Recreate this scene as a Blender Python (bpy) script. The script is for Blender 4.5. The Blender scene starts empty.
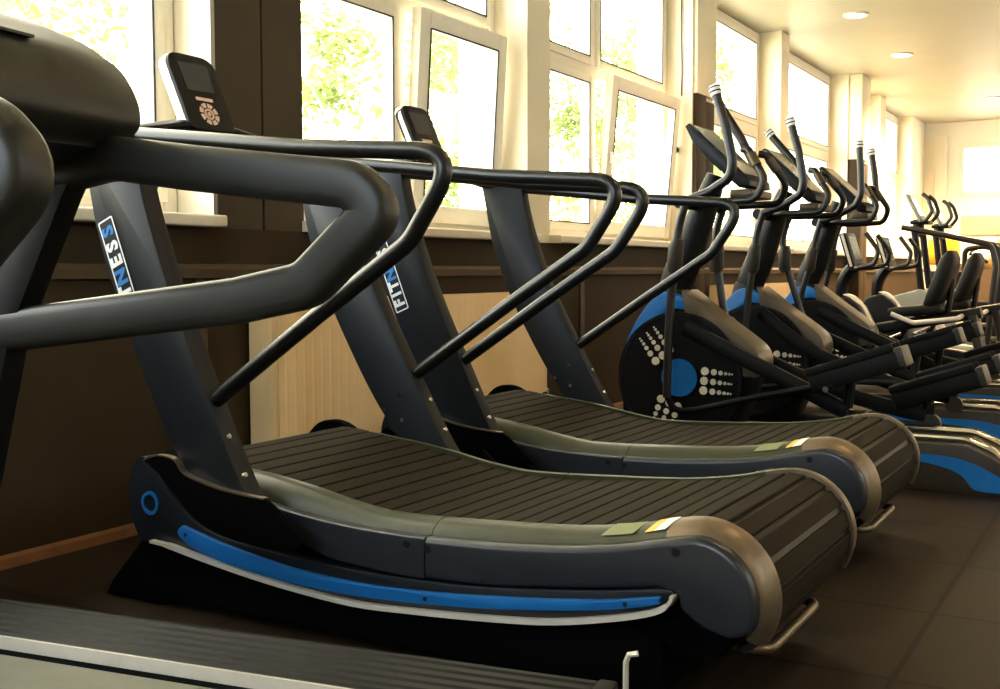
import bpy, bmesh, math, random
from mathutils import Vector, Matrix
R = math.radians
PI = math.pi
random.seed(7)
scn = bpy.context.scene
COL = scn.collection

# ------------------------------------------------------------------ materials
def newmat(name):
    m = bpy.data.materials.new(name); m.use_nodes = True
    nt = m.node_tree
    return m, nt, nt.nodes['Principled BSDF']

def pmat(name, col, rough=0.5, metal=0.0, var=0.12, scale=30, bump=0.0, spec=0.26, coat=0.0, bscale=None):
    m, nt, b = newmat(name)
    tc = nt.nodes.new('ShaderNodeTexCoord')
    nz = nt.nodes.new('ShaderNodeTexNoise'); nz.inputs['Scale'].default_value = scale; nz.inputs['Detail'].default_value = 4
    nt.links.new(tc.outputs['Object'], nz.inputs['Vector'])
    rp = nt.nodes.new('ShaderNodeValToRGB')
    rp.color_ramp.elements[0].position = 0.3; rp.color_ramp.elements[1].position = 0.7
    rp.color_ramp.elements[0].color = tuple(max(0, c*(1-var)) for c in col) + (1,)
    rp.color_ramp.elements[1].color = tuple(min(1, c*(1+var)) for c in col) + (1,)
    nt.links.new(nz.outputs['Fac'], rp.inputs['Fac'])
    nt.links.new(rp.outputs['Color'], b.inputs['Base Color'])
    b.inputs['Roughness'].default_value = rough
    b.inputs['Metallic'].default_value = metal
    b.inputs['Specular IOR Level'].default_value = spec
    b.inputs['Coat Weight'].default_value = coat
    if bump:
        n2 = nt.nodes.new('ShaderNodeTexNoise'); n2.inputs['Scale'].default_value = bscale or scale*8
        nt.links.new(tc.outputs['Object'], n2.inputs['Vector'])
        bp = nt.nodes.new('ShaderNodeBump'); bp.inputs['Strength'].default_value = bump; bp.inputs['Distance'].default_value = 0.002
        nt.links.new(n2.outputs['Fac'], bp.inputs['Height']); nt.links.new(bp.outputs['Normal'], b.inputs['Normal'])
    return m

def emat(name, col, strength):
    m, nt, b = newmat(name)
    b.inputs['Base Color'].default_value = (*col, 1)
    b.inputs['Emission Color'].default_value = (*col, 1)
    b.inputs['Emission Strength'].default_value = strength
    return m

def glassmat():
    m = bpy.data.materials.new('window_glass'); m.use_nodes = True
    nt = m.node_tree; nt.nodes.clear()
    out = nt.nodes.new('ShaderNodeOutputMaterial'); mx = nt.nodes.new('ShaderNodeMixShader')
    tr = nt.nodes.new('ShaderNodeBsdfTransparent'); gl = nt.nodes.new('ShaderNodeBsdfGlossy')
    gl.inputs['Roughness'].default_value = 0.02
    lw = nt.nodes.new('ShaderNodeLayerWeight'); lw.inputs['Blend'].default_value = 0.5
    tr.inputs['Color'].default_value = (0.97, 0.98, 0.96, 1)
    pw = nt.nodes.new('ShaderNodeMath'); pw.operation = 'POWER'; pw.inputs[1].default_value = 4.0
    ml = nt.nodes.new('ShaderNodeMath'); ml.operation = 'MULTIPLY_ADD'; ml.inputs[1].default_value = 0.5; ml.inputs[2].default_value = 0.03
    nt.links.new(lw.outputs['Facing'], pw.inputs[0]); nt.links.new(pw.outputs[0], ml.inputs[0]); nt.links.new(ml.outputs[0], mx.inputs['Fac'])
    nt.links.new(tr.outputs[0], mx.inputs[1]); nt.links.new(gl.outputs[0], mx.inputs[2])
    nt.links.new(mx.outputs[0], out.inputs['Surface'])
    return m

def floormat():
    m, nt, b = newmat('rubber_tiles')
    N = nt.nodes.new; L = nt.links.new
    geo = N('ShaderNodeNewGeometry'); sep = N('ShaderNodeSeparateXYZ'); L(geo.outputs['Position'], sep.inputs[0])
    def math_(op, a, v=None, a2=None):
        n = N('ShaderNodeMath'); n.operation = op; L(a, n.inputs[0])
        if a2 is not None: L(a2, n.inputs[1])
        elif v is not None: n.inputs[1].default_value = v
        return n.outputs[0]
    cells = []; lines = []
    for ax, off in (('X', -0.446), ('Y', 2.838)):
        s = math_('ADD', sep.outputs[ax], -off)
        s = math_('DIVIDE', s, 0.508 if ax == 'Y' else 0.5)
        cells.append(math_('FLOOR', s)); f = math_('FRACT', s)
        d = math_('ABSOLUTE', math_('SUBTRACT', f, 0.5)); lines.append(math_('GREATER_THAN', d, 0.4865))
    ln = math_('MAXIMUM', lines[0], a2=lines[1])
    cv = N('ShaderNodeCombineXYZ'); L(cells[0], cv.inputs[0]); L(cells[1], cv.inputs[1])
    wn = N('ShaderNodeTexWhiteNoise'); wn.noise_dimensions = '2D'; L(cv.outputs[0], wn.inputs['Vector'])
    nz = N('ShaderNodeTexNoise'); nz.inputs['Scale'].default_value = 260; nz.inputs['Detail'].default_value = 3; L(geo.outputs['Position'], nz.inputs['Vector'])
    nb = N('ShaderNodeTexNoise'); nb.inputs['Scale'].default_value = 2.2; L(geo.outputs['Position'], nb.inputs['Vector'])
    v = math_('MULTIPLY_ADD', wn.outputs['Value'], 0.35); v.node.inputs[2].default_value = 0.72
    v = math_('MULTIPLY', v, a2=math_('ADD', math_('MULTIPLY', nz.outputs['Fac'], 0.5), 0.75))
    v = math_('MULTIPLY', v, a2=math_('ADD', math_('MULTIPLY', nb.outputs['Fac'], 0.6), 0.7))
    v = math_('MULTIPLY', v, a2=math_('SUBTRACT', math_('MULTIPLY', ln, -0.92), -1.0))
    mc = N('ShaderNodeMix'); mc.data_type = 'RGBA'; mc.blend_type = 'MULTIPLY'; mc.inputs['Factor'].default_value = 1
    mc.inputs['A'].default_value = (*FLOORC, 1)
    L(v, mc.inputs['B']); L(mc.outputs['Result'], b.inputs['Base Color'])
    b.inputs['Roughness'].default_value = 0.55
    b.inputs['Specular IOR Level'].default_value = 0.14
    bp = N('ShaderNodeBump'); bp.inputs['Strength'].default_value = 0.35; bp.inputs['Distance'].default_value = 0.002
    h = math_('SUBTRACT', math_('MULTIPLY', nz.outputs['Fac'], 0.3), a2=ln)
    L(h, bp.inputs['Height']); L(bp.outputs['Normal'], b.inputs['Normal'])
    return m

FLOORC = (0.021, 0.0135, 0.007)
M = {}
M['floor'] = floormat()
M['black'] = pmat('black_powder_coat', (0.0032, 0.0033, 0.0034), 0.42, spec=0.2, bump=0.05, scale=60)
M['deepblack'] = pmat('black_plastic', (0.0015, 0.0015, 0.0016), 0.5, spec=0.25)
M['hull'] = pmat('soft_black_hull', (0.0028, 0.0027, 0.0026), 0.55, spec=0.12)
M['void'] = pmat('matte_black_plastic', (0.0009, 0.0009, 0.0009), 0.9, spec=0.04)
M['post'] = pmat('graphite_paint', (0.006, 0.008, 0.0108), 0.48, scale=20)
M['rail'] = pmat('black_rail_paint', (0.005, 0.0049, 0.0044), 0.34, spec=0.5, scale=40)
M['cover'] = pmat('blue_sheen_grey_plastic', (0.018, 0.0205, 0.026), 0.30, spec=0.45, scale=14, var=0.06, bump=0.04)  # grey plastic with the cool blue sheen tinted into its base
M['trim'] = pmat('olive_reflect_trim_plastic', (0.036, 0.040, 0.019), 0.36, scale=40, var=0.08, bump=0.06)  # olive tint paints the green window reflection onto grey plastic
M['cap'] = pmat('warm_lit_cap_and_metal', (0.19, 0.148, 0.10), 0.42, metal=0.75, scale=50, var=0.08)  # bronze tone paints warm lamplight on the end caps; metal elsewhere
M['ridged'] = pmat('ridged_dark_plastic', (0.010, 0.010, 0.009), 0.5, scale=14, spec=0.14)
M['belt'] = pmat('rubber_belt', (0.017, 0.0125, 0.007), 0.75, scale=90, bump=0.2, spec=0.08)
M['blue'] = pmat('blue_plastic', (0.008, 0.115, 0.36), 0.38, scale=20, var=0.05)
M['navy'] = pmat('dark_navy_plastic', (0.007, 0.009, 0.013), 0.4, scale=20)
M['silver'] = pmat('silver_edge', (0.66, 0.62, 0.55), 0.35, metal=0.35, var=0.04)
M['chrome'] = pmat('chrome', (0.8, 0.77, 0.7), 0.18, metal=1.0, var=0.02)
M['white'] = pmat('white_print', (0.82, 0.82, 0.8), 0.5, var=0.02)
M['button'] = pmat('pink_white_buttons', (0.75, 0.52, 0.42), 0.5, var=0.05)
M['screen'] = pmat('grey_screen', (0.055, 0.055, 0.055), 0.25, var=0.03)
M['console_glass'] = pmat('console_glass', (0.10, 0.10, 0.075), 0.22, spec=0.5, var=0.03)
M['sticker'] = pmat('pale_green_sticker', (0.20, 0.23, 0.10), 0.5, var=0.05)
M['yellowst'] = pmat('yellow_sticker', (0.8, 0.52, 0.09), 0.5, var=0.05)
M['padded'] = pmat('olive_black_rubber', (0.012, 0.012, 0.0085), 0.46, spec=0.5, scale=25, bump=0.08, bscale=500)
M['olive'] = pmat('olive_grey_plastic', (0.16, 0.16, 0.125), 0.45, scale=12)
M['bronze'] = pmat('grey_cover_warm_reflect', (0.095, 0.072, 0.046), 0.36, metal=0.4, scale=12, var=0.06)  # grey cover tinted bronze to hold its warm reflection
M['greycover'] = pmat('grey_brown_cover', (0.026, 0.021, 0.015), 0.45, scale=20)
M['dots'] = pmat('pale_dots', (0.62, 0.58, 0.46), 0.5, var=0.03)
M['vinyl'] = pmat('black_vinyl', (0.007, 0.006, 0.005), 0.55, spec=0.15, scale=60, bump=0.1)
M['greyshell'] = pmat('grey_green_shell', (0.27, 0.28, 0.24), 0.45, scale=8, var=0.05)
M['brown'] = pmat('brown_wall_paint', (0.043, 0.028, 0.014), 0.6, scale=3, var=0.12, bump=0.1, bscale=200, spec=0.1)
M['brown2'] = pmat('brown_ledge_paint', (0.085, 0.056, 0.03), 0.5, scale=3, var=0.08)
M['pier'] = pmat('brown_pier_paint', (0.070, 0.052, 0.031), 0.6, scale=3, var=0.08, bump=0.1, bscale=200, spec=0.1)
M['cream'] = pmat('cream_wall_paint', (0.86, 0.76, 0.55), 0.7, scale=4, var=0.03, bump=0.06, bscale=150)
M['lit_cream'] = pmat('lit_cream_wall_paint', (0.93, 0.88, 0.74), 0.7, scale=4, var=0.02)  # cream paint lightened to stand for the blown-out light at the far end
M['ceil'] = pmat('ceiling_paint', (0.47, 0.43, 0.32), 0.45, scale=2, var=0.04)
M['pvc'] = pmat('white_window_frame', (0.90, 0.83, 0.68), 0.4, var=0.02)
M['gasket'] = pmat('dark_gasket', (0.04, 0.036, 0.03), 0.6)
M['sill'] = pmat('cream_sill', (0.82, 0.74, 0.58), 0.4, var=0.03)
M['radiator'] = pmat('warm_lit_radiator_enamel', (0.93, 0.66, 0.34), 0.4, scale=6, var=0.04)  # cream enamel turned orange; the warm lamplight is in the colour
M['wood'] = pmat('orange_wood_strip', (0.20, 0.09, 0.035), 0.5, scale=12, var=0.2)
M['glass'] = glassmat()
M['bulb'] = emat('lamp_diffuser', (1.0, 0.93, 0.78), 9.0)
M['leaf'] = pmat('leaf_green', (0.19, 0.245, 0.07), 0.6, scale=1.5, var=0.35)
def leafmat(m):
    nt = m.node_tree; b = nt.nodes['Principled BSDF']; out = [n for n in nt.nodes if n.type == 'OUTPUT_MATERIAL'][0]
    t = nt.nodes.new('ShaderNodeBsdfTranslucent'); mx = nt.nodes.new('ShaderNodeMixShader'); mx.inputs['Fac'].default_value = 0.5
    nt.links.new(b.inputs['Base Color'].links[0].from_socket, t.inputs['Color'])
    nt.links.new(b.outputs[0], mx.inputs[1]); nt.links.new(t.outputs[0], mx.inputs[2]); nt.links.new(mx.outputs[0], out.inputs['Surface'])
leafmat(M['leaf'])
M['bark'] = pmat('bark', (0.34, 0.28, 0.20), 0.8, scale=12, var=0.3)
M['ground'] = pmat('outside_ground', (0.55, 0.50, 0.40), 0.9, scale=1, var=0.1)
M['yellow'] = pmat('yellow_paint', (0.75, 0.40, 0.03), 0.45)
M['orange'] = pmat('orange_vinyl', (0.62, 0.17, 0.04), 0.5)
M['teal'] = pmat('pale_teal', (0.35, 0.45, 0.42), 0.5)
M['tan'] = pmat('tan_panel', (0.55, 0.42, 0.26), 0.6, scale=3)
M['mirror'] = pmat('mirror_glass', (0.85, 0.82, 0.74), 0.06, metal=1.0, var=0.01)

# ------------------------------------------------------------------ mesh helpers
ORG = Vector((0, 0, 0))          # origin of the thing being built

def link(name, verts, faces, mat, parent=None, sharp=35, bevel=0.0, seg=2, keep=None):
    me = bpy.data.meshes.new(name)
    me.from_pydata([tuple(Vector(v) - ORG) for v in verts], [], faces)
    bm = bmesh.new(); bm.from_mesh(me)
    bmesh.ops.recalc_face_normals(bm, faces=bm.faces)
    if bevel:
        es = [e for e in bm.edges if len(e.link_faces) == 2 and e.calc_face_angle(0) > R(32) and not (keep and all(keep(v.co + ORG) for v in e.verts))]
        bmesh.ops.bevel(bm, geom=es, offset=bevel, segments=seg, profile=0.5, affect='EDGES', clamp_overlap=True)
    for f in bm.faces: f.smooth = len(f.verts) <= 10
    bm.to_mesh(me); bm.free()
    me.set_sharp_from_angle(angle=R(sharp))
    me.materials.append(mat)
    o = bpy.data.objects.new(name, me); COL.objects.link(o)
    if parent: o.parent = parent
    else: o.location = ORG
    return o

class G:
    """collects verts/faces of one part"""
    def __init__(s): s.v = []; s.f = []
    def add(s, v, f):
        n = len(s.v); s.v += [Vector(p) for p in v]; s.f += [[i + n for i in q] for q in f]; return s
    def box(s, x0, x1, y0, y1, z0, z1, mtx=None):
        v = [Vector((x, y, z)) for x in (x0, x1) for y in (y0, y1) for z in (z0, z1)]
        if mtx: v = [mtx @ p for p in v]
        return s.add(v, [(0,1,3,2),(4,6,7,5),(0,4,5,1),(2,3,7,6),(0,2,6,4),(1,5,7,3)])
    def prism(s, prof, y0, y1):
        """profile in XZ extruded along Y"""
        n = len(prof)
        v = [(x, y0, z) for x, z in prof] + [(x, y1, z) for x, z in prof]
        f = [list(range(n)), list(range(2*n-1, n-1, -1))] + [(i, (i+1) % n, (i+1) % n + n, i + n) for i in range(n)]
        return s.add(v, f)
    def loft(s, secs, closed=True, caps=True):
        n = len(secs[0]); v = [p for q in secs for p in q]; f = []
        for i in range(len(secs)-1):
            for j in range(n if closed else n-1):
                k = (j+1) % n
                f.append((i*n+j, i*n+k, (i+1)*n+k, (i+1)*n+j))
        if caps: f += [list(range(n))[::-1], list(range((len(secs)-1)*n, len(secs)*n))]
        return s.add(v, f)
    def tube(s, pts, r, seg=12, ry=None, caps=True, squircle=False, upv=(0,1,0)):
        """sweep along pts; r may be a list; section r x ry"""
        pts = [Vector(p) for p in pts]; n = len(pts)
        rs = r if isinstance(r, (list, tuple)) else [r]*n
        rys = ry if isinstance(ry, (list, tuple)) else ([ry]*n if ry else rs)
        secs = []
        up = Vector(upv)
        for i, p in enumerate(pts):
            t = (pts[min(i+1, n-1)] - pts[max(i-1, 0)]).normalized()
            a = up - t*up.dot(t)
            if a.length < 1e-3: a = Vector((1,0,0)) - t*t.x
            if a.length < 1e-3: a = Vector((0,0,1)) - t*t.z
            a.normalize(); b = t.cross(a); up = a
            ring = []
            for k in range(seg):
                th = 2*PI*k/seg
                c, d = math.cos(th), math.sin(th)
                if squircle:
                    c = math.copysign(abs(c)**0.55, c); d = math.copysign(abs(d)**0.55, d)
                ring.append(p + a*rys[i]*c + b*rs[i]*d)
            secs.append(ring)
        return s.loft(secs, True, caps)
    def disc(s, c, axis, r, h, seg=24, r2=None):
        c = Vector(c); ax = Vector(axis).normalized()
        return s.tube([c - ax*h/2, c + ax*h/2], [r, r2 or r], seg, upv=(0.3, 0.5, 0.81))
    def ring(s, c, axis, r, w, h, seg=28):
        c = Vector(c); ax = Vector(axis).normalized()
        a = ax.orthogonal().normalized(); b = ax.cross(a)
        v = []; f = []
        for k in range(seg):
            d = a*math.cos(2*PI*k/seg) + b*math.sin(2*PI*k/seg)
            v += [c + d*(r-w) - ax*h/2, c + d*(r+w) - ax*h/2, c + d*(r+w) + ax*h/2, c + d*(r-w) + ax*h/2]
        for k in range(seg):
            for j in range(4):
                f.append((k*4+j, k*4+(j+1) % 4, ((k+1) % seg)*4+(j+1) % 4, ((k+1) % seg)*4+j))
        return s.add(v, f)
    def sphere(s, c, rx, ry, rz, nu=18, nv=10):
        c = Vector(c); secs = []
        for i in range(1, nv):
            a = PI*i/nv
            secs.append([c + Vector((rx*math.sin(a)*math.cos(2*PI*k/nu), ry*math.sin(a)*math.sin(2*PI*k/nu), rz*math.cos(a))) for k in range(nu)])
        return s.loft(secs)
    def obj(s, name, mat, parent=None, **k):
        return link(name, s.v, s.f, mat, parent, **k)

def fillet(pts, rad, n=8):
    """round the corners of a polyline; rad scalar or per-point"""
    pts = [Vector(p) for p in pts]; out = [pts[0]]
    for i in range(1, len(pts)-1):
        p = pts[i]; a = pts[i-1]-p; b = pts[i+1]-p
        r = rad[i] if isinstance(rad, (list, tuple)) else rad
        la, lb = a.length, b.length; a.normalize(); b.normalize()
        ang = a.angle(b)
        if ang > PI-0.02 or r <= 0: out.append(p); continue
        d = min(r/math.tan(ang/2), la*0.49, lb*0.49)
        p0, p2 = p + a*d, p + b*d
        for k in range(n+1):
            t = k/n; out.append(p0*(1-t)**2 + p*2*t*(1-t) + p2*t*t)
    out.append(pts[-1]); return out

def smooth(pts, n=6):
    """Catmull-Rom through points"""
    pts = [Vector(p) for p in pts]; out = []
    for i in range(len(pts)-1):
        p0 = pts[max(i-1, 0)]; p1 = pts[i]; p2 = pts[i+1]; p3 = pts[min(i+2, len(pts)-1)]
        for k in range(n):
            t = k/n
            out.append(0.5*((2*p1) + (p2-p0)*t + (2*p0-5*p1+4*p2-p3)*t*t + (3*p1-p0-3*p2+p3)*t**3))
    out.append(pts[-1]); return out

def sm2(pts, n=5):
    return [(p.x, p.z) for p in smooth([(x, 0, z) for x, z in pts], n)]

def fl2(pts, rad, n=5, closed=True):
    """round the corners of a closed 2D profile"""
    out = []; N = len(pts)
    for i in range(N):
        p = Vector((pts[i][0], pts[i][1])); a = Vector(pts[i-1]) - p; b = Vector(pts[(i+1) % N]) - p
        r = rad[i] if isinstance(rad, (list, tuple)) else rad
        la, lb = a.length, b.length; a.normalize(); b.normalize(); ang = a.angle(b)
        if r <= 0 or ang > PI-0.03: out.append(tuple(p)); continue
        d = min(r/math.tan(ang/2), la*0.48, lb*0.48)
        for k in range(n+1):
            t = k/n; q = (p+a*d)*(1-t)**2 + p*2*t*(1-t) + (p+b*d)*t*t; out.append((q.x, q.y))
    return out

def lerp_tab(tab, x):
    if x <= tab[0][0]: return tab[0][1]
    for (a, b), (c, d) in zip(tab, tab[1:]):
        if x <= c: return b + (d-b)*(x-a)/(c-a)
    return tab[-1][1]

def sset(tab):  # smooth a table
    return sm2(tab, 6)

def textmesh(body, size, bold=0.0):
    cu = bpy.data.curves.new('lettering', 'FONT'); cu.body = body; cu.size = size; cu.align_x = 'CENTER'; cu.align_y = 'CENTER'
    cu.extrude = 0.0006; cu.offset = bold; cu.resolution_u = 3
    o = bpy.data.objects.new('lettering', cu); COL.objects.link(o)
    dg = bpy.context.evaluated_depsgraph_get(); me = bpy.data.meshes.new_from_object(o.evaluated_get(dg))
    vs = [v.co.copy() for v in me.vertices]; fs = [list(p.vertices) for p in me.polygons]
    bpy.data.objects.remove(o); bpy.data.curves.remove(cu)
    return vs, fs

def thing(name, label, cat, loc, group=None, rotz=0):
    o = bpy.data.objects.new(name, None); COL.objects.link(o); o.empty_display_size = 0.1
    o.location = loc; o.rotation_euler.z = rotz
    tag(o, label, cat, group); return o

def tag(o, label, cat, group=None, kind=None):
    o['label'] = label; o['category'] = cat
    if group: o['group'] = group
    if kind: o['kind'] = kind
    return o

def struct(o, label=None):
    o['kind'] = 'structure'
    if label: o['label'] = label
    return o

def copy_tree(o, parent=None):
    c = o.copy(); COL.objects.link(c)
    if parent:
        c.parent = parent; c.matrix_parent_inverse = o.matrix_parent_inverse.copy()
    for ch in [x for x in KIDS.get(o.name, [])]:
        copy_tree(ch, c)
    return c

KIDS = {}
def index_kids():
    KIDS.clear()
    for o in bpy.data.objects:
        if o.parent: KIDS.setdefault(o.parent.name, []).append(o)

def dup(root, loc, label, rotz=None):
    index_kids()
    c = copy_tree(root); c.location = loc; c['label'] = label
    if rotz is not None: c.rotation_euler.z = rotz
    return c

# ================================================================== ROOM
CEIL = 2.95
WX = -2.87     # room face of the window wall
PX = -3.10     # window plane
XR = 4.2
YB, YE = -2.6, 16.5
TOPZ = CEIL + 0.02
struct(G().box(-3.3, XR+0.2, YB-0.2, YE+0.2, -0.1, 0).obj('floor', M['floor']), 'dark brown square rubber floor tiles')
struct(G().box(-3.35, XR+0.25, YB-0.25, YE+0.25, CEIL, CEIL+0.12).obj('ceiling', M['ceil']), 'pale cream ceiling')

# window openings along the wall (y0, y1)
OPEN = [(-0.9, 1.0+1.82), (3.27, 5.02), (5.27, 7.38), (7.80, 9.50), (9.74, 11.95), (12.40, 13.55), (13.85, 15.6)]
SILLZ = 1.03
# lower wall
struct(G().box(-3.3, WX, YB, YE, 0, SILLZ-0.02).obj('wall_left', M['brown']), 'dark brown wall below the windows')
# piers between the windows
prev = YB
edges = [(YB, OPEN[0][0])] + [(OPEN[i][1], OPEN[i+1][0]) for i in range(len(OPEN)-1)] + [(OPEN[-1][1], YE)]
for i, (a, b) in enumerate(edges):
    if i == 1:
        # two abutting brown columns with a groove
        struct(G().box(-3.3, WX-0.02, a, b, SILLZ-0.02, CEIL).obj('wall_left_pier', M['cream']), 'cream jamb of the window opening')
        struct(G().box(WX-0.02, WX+0.0, a, 3.045, SILLZ-0.02, CEIL).obj('wall_left_pier', M['pier']), 'dark brown pier between windows')
        struct(G().box(WX-0.02, WX+0.0, 3.055, b, SILLZ-0.02, CEIL).obj('wall_left_pier', M['pier']), 'dark brown pier between windows')
    else:
        struct(G().box(-3.3, WX, a, b, SILLZ-0.02, CEIL).obj('wall_left_pier', M['cream']), 'cream pier between windows')
# protruding columns, cream above and brown below
for (a, b, zc, d) in ((7.40, 7.79, 2.12, 0.03), (11.97, 12.38, 2.05, 0.14)):
    struct(G().box(WX-0.01, WX+d, a, b, zc, CEIL).obj('column_upper', M['cream'], bevel=0.006), 'cream upper half of wall column')
    struct(G().box(WX-0.01, WX+d, a, a+0.19, 0, zc-0.002).obj('column_lower', M['brown'], bevel=0.006), 'dark brown lower half of wall column')
    struct(G().box(WX-0.01, WX+d-0.012, a+0.2, b, 0, zc-0.03).obj('column_lower', M['brown'], bevel=0.006), 'dark brown lower half of wall column')
# sills
for i, (a, b) in enumerate(OPEN):
    g = G().prism(fl2([(PX-0.02, SILLZ-0.02), (WX+0.075, SILLZ-0.02), (WX+0.075, SILLZ+0.022), (PX-0.02, SILLZ+0.022)], [0, 0.01, 0.012, 0]), a-0.01 if i else a, b+(0.02 if i else -0.03))
    struct(g.obj('window_sill', M['sill']), 'cream window sill')
# horizontal ledge and panel seams on the brown wall
struct(G().prism([(WX-0.005, 0.83), (WX+0.03, 0.835), (WX+0.034, 0.865), (WX+0.02, 0.88), (WX-0.005, 0.885)], YB, YE).obj('trim_1', M['brown2']), 'brown ledge running along the wall')
for k, yy in enumerate((2.70, 5.62, 7.45, 10.8)):
    struct(G().box(WX-0.005, WX+0.012, yy, yy+0.05, 0.03, 0.83).obj('trim_%d' % (k+2), M['brown2']), 'narrow upright batten on the brown wall')
struct(G().prism([(WX-0.005, 0), (WX+0.022, 0), (WX+0.02, 0.028), (WX+0.006, 0.036), (WX-0.005, 0.036)], YB, YE).obj('baseboard_left', M['wood']), 'thin orange wooden strip along the floor')

# right and back walls (out of view); windows added in them for fill light
ROP = [(1.0, 2.4), (5.0, 6.5), (12.0, 15.5)]
RZ = 1.9
g = G().box(XR, XR+0.2, YB, YE, 0, RZ)
gp = [(YB, ROP[0][0])] + [(ROP[i][1], ROP[i+1][0]) for i in range(2)] + [(ROP[2][1], YE)]
for a, b in gp: g.box(XR, XR+0.2, a, b, RZ, CEIL)
struct(g.obj('wall_right', M['cream']), 'cream wall on the far side of the room')
BX0, BX1, BZ0, BZ1 = -2.6, -0.2, 1.35, 2.8
g = G().box(-3.3, XR+0.2, YB-0.2, YB, 0, BZ0)
g.box(-3.3, BX0, YB-0.2, YB, BZ0, CEIL); g.box(BX1, XR+0.2, YB-0.2, YB, BZ0, CEIL); g.box(BX0, BX1, YB-0.2, YB, BZ1, CEIL)
struct(g.obj('wall_back', M['cream']), 'cream wall behind the viewer')
# end wall with one high window opening and a wide mirror
g = G().box(-3.3, XR+0.2, YE, YE+0.2, 0, 1.90)
g.box(-3.3, -2.40, YE, YE+0.2, 1.90, CEIL); g.box(-0.9, XR+0.2, YE, YE+0.2, 1.90, CEIL); g.box(-2.40, -0.9, YE, YE+0.2, 2.64, CEIL)
struct(g.obj('wall_end', M['lit_cream']), 'cream wall at the far end of the room')

# ---------------------------------------------------------------- windows
def bar(g, x0, x1, y0, y1, z0, z1): g.box(x0, x1, y0, y1, z0, z1)
def rect_frame(g, x0, x1, y0, y1, z0, z1, w):
    g.box(x0, x1, y0, y0+w, z0, z1); g.box(x0, x1, y1-w, y1, z0, z1)
    g.box(x0, x1, y0+w, y1-w, z0, z0+w); g.box(x0, x1, y0+w, y1-w, z1-w, z1)

TR = 2.10    # transom height
def window(n, y0, y1, mull, tilt=False, transom=True):
    z0, z1 = SILLZ+0.02, CEIL-0.01
    g = G(); rect_frame(g, PX-0.035, PX+0.035, y0, y1, z0, z1, 0.06)
    if transom: g.box(PX-0.034, PX+0.034, y0+0.06, y1-0.06, TR-0.04, TR+0.04)
    for m in mull: g.box(PX-0.033, PX+0.033, m-0.035, m+0.035, z0+0.06, z1-0.06)
    w = struct(g.obj('window_%d' % n, M['pvc'], bevel=0.005), 'white framed window in the left wall')
    ys = [y0] + list(mull) + [y1]
    for k in range(len(ys)-1):
        a = ys[k] + (0.06 if k == 0 else 0.035); b = ys[k+1] - (0.06 if k == len(ys)-2 else 0.035)
        spans = [(z0+0.06, TR-0.04), (TR+0.04, z1-0.06)] if transom else [(z0+0.06, z1-0.06)]
        for q, (c, d) in enumerate(spans):
            tl = tilt and k == len(ys)-2 and q == 0
            if tl:
                # sash hinged along its lower edge, leaning into the room
                mt = Matrix.Translation((PX+0.05, 0, c-0.02)) @ Matrix.Rotation(R(3.5 if n == 2 else 5), 4, 'Y')
                a2, b2, h = a-0.02, b+0.02, d-c+0.04
                s = G(); 
                for (p, q2, r, t) in ((a2, a2+0.085, 0, h), (b2-0.085, b2, 0, h), (a2+0.085, b2-0.085, 0, 0.085), (a2+0.085, b2-0.085, h-0.085, h)):
                    s.box(-0.025, 0.03, p, q2, r, t, mt)
                so = s.obj('window_sash', M['pvc'], w, bevel=0.006)
                G().box(-0.004, 0.004, a2+0.08, b2-0.08, 0.08, h-0.08, mt).obj('window_pane', M['glass'], so)
                gk = G()
                gk.box(0.028, 0.033, a2+0.082, a2+0.09, 0.085, h-0.085, mt).box(0.028, 0.033, b2-0.09, b2-0.082, 0.085, h-0.085, mt)
                gk.box(0.028, 0.033, a2+0.09, b2-0.09, h-0.09, h-0.082, mt)
                gk.obj('sash_gasket', M['gasket'], so)
                hd = G().box(0.03, 0.05, a2+0.03, a2+0.055, h*0.45, h*0.45+0.07, mt).box(0.05, 0.065, a2+0.032, a2+0.052, h*0.45-0.07, h*0.45+0.05, mt)
                hd.obj('window_handle', M['pvc'], so, bevel=0.004)
                st = G().tube([Vector((PX+0.02, b-0.03, d)), mt @ Vector((0, b2-0.04, h-0.02))], 0.004, 6)
                st.obj('tilt_stay', M['chrome'], so)
            else:
                s = G(); rect_frame(s, PX-0.02, PX+0.045, a-0.01, b+0.01, c-0.01, d+0.01, 0.05)
                so = s.obj('window_sash', M['pvc'], w, bevel=0.005)
                G().box(PX-0.004, PX+0.004, a+0.03, b-0.03, c+0.03, d-0.03).obj('window_pane', M['glass'], so)
                gk = G(); rect_frame(gk, PX+0.043, PX+0.048, a+0.038, b-0.038, c+0.038, d-0.038, 0.007)
                gk.obj('sash_gasket', M['gasket'], so)
    return w

MULL = [[0.95], [4.18], [6.20], [], [], [], []]
for i, (a, b) in enumerate(OPEN):
    window(i+1, a+0.005, b-0.005, MULL[i], tilt=i in (1, 2), transom=i > 0)
# end-wall window
g = G(); 
for (a, b, c, d) in ((-2.40, -2.33, 1.90, 2.64), (-0.97, -0.9, 1.90, 2.64), (-2.33, -0.97, 1.90, 1.97), (-2.33, -0.97, 2.57, 2.64)):
    g.box(a, b, YE-0.02, YE+0.08, c, d)
w = struct(g.obj('window_8', M['pvc'], bevel=0.005), 'white framed high window in the end wall')
G().box(-2.34, -0.96, YE+0.02, YE+0.03, 1.96, 2.58).obj('window_pane', M['glass'], w)
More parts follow.
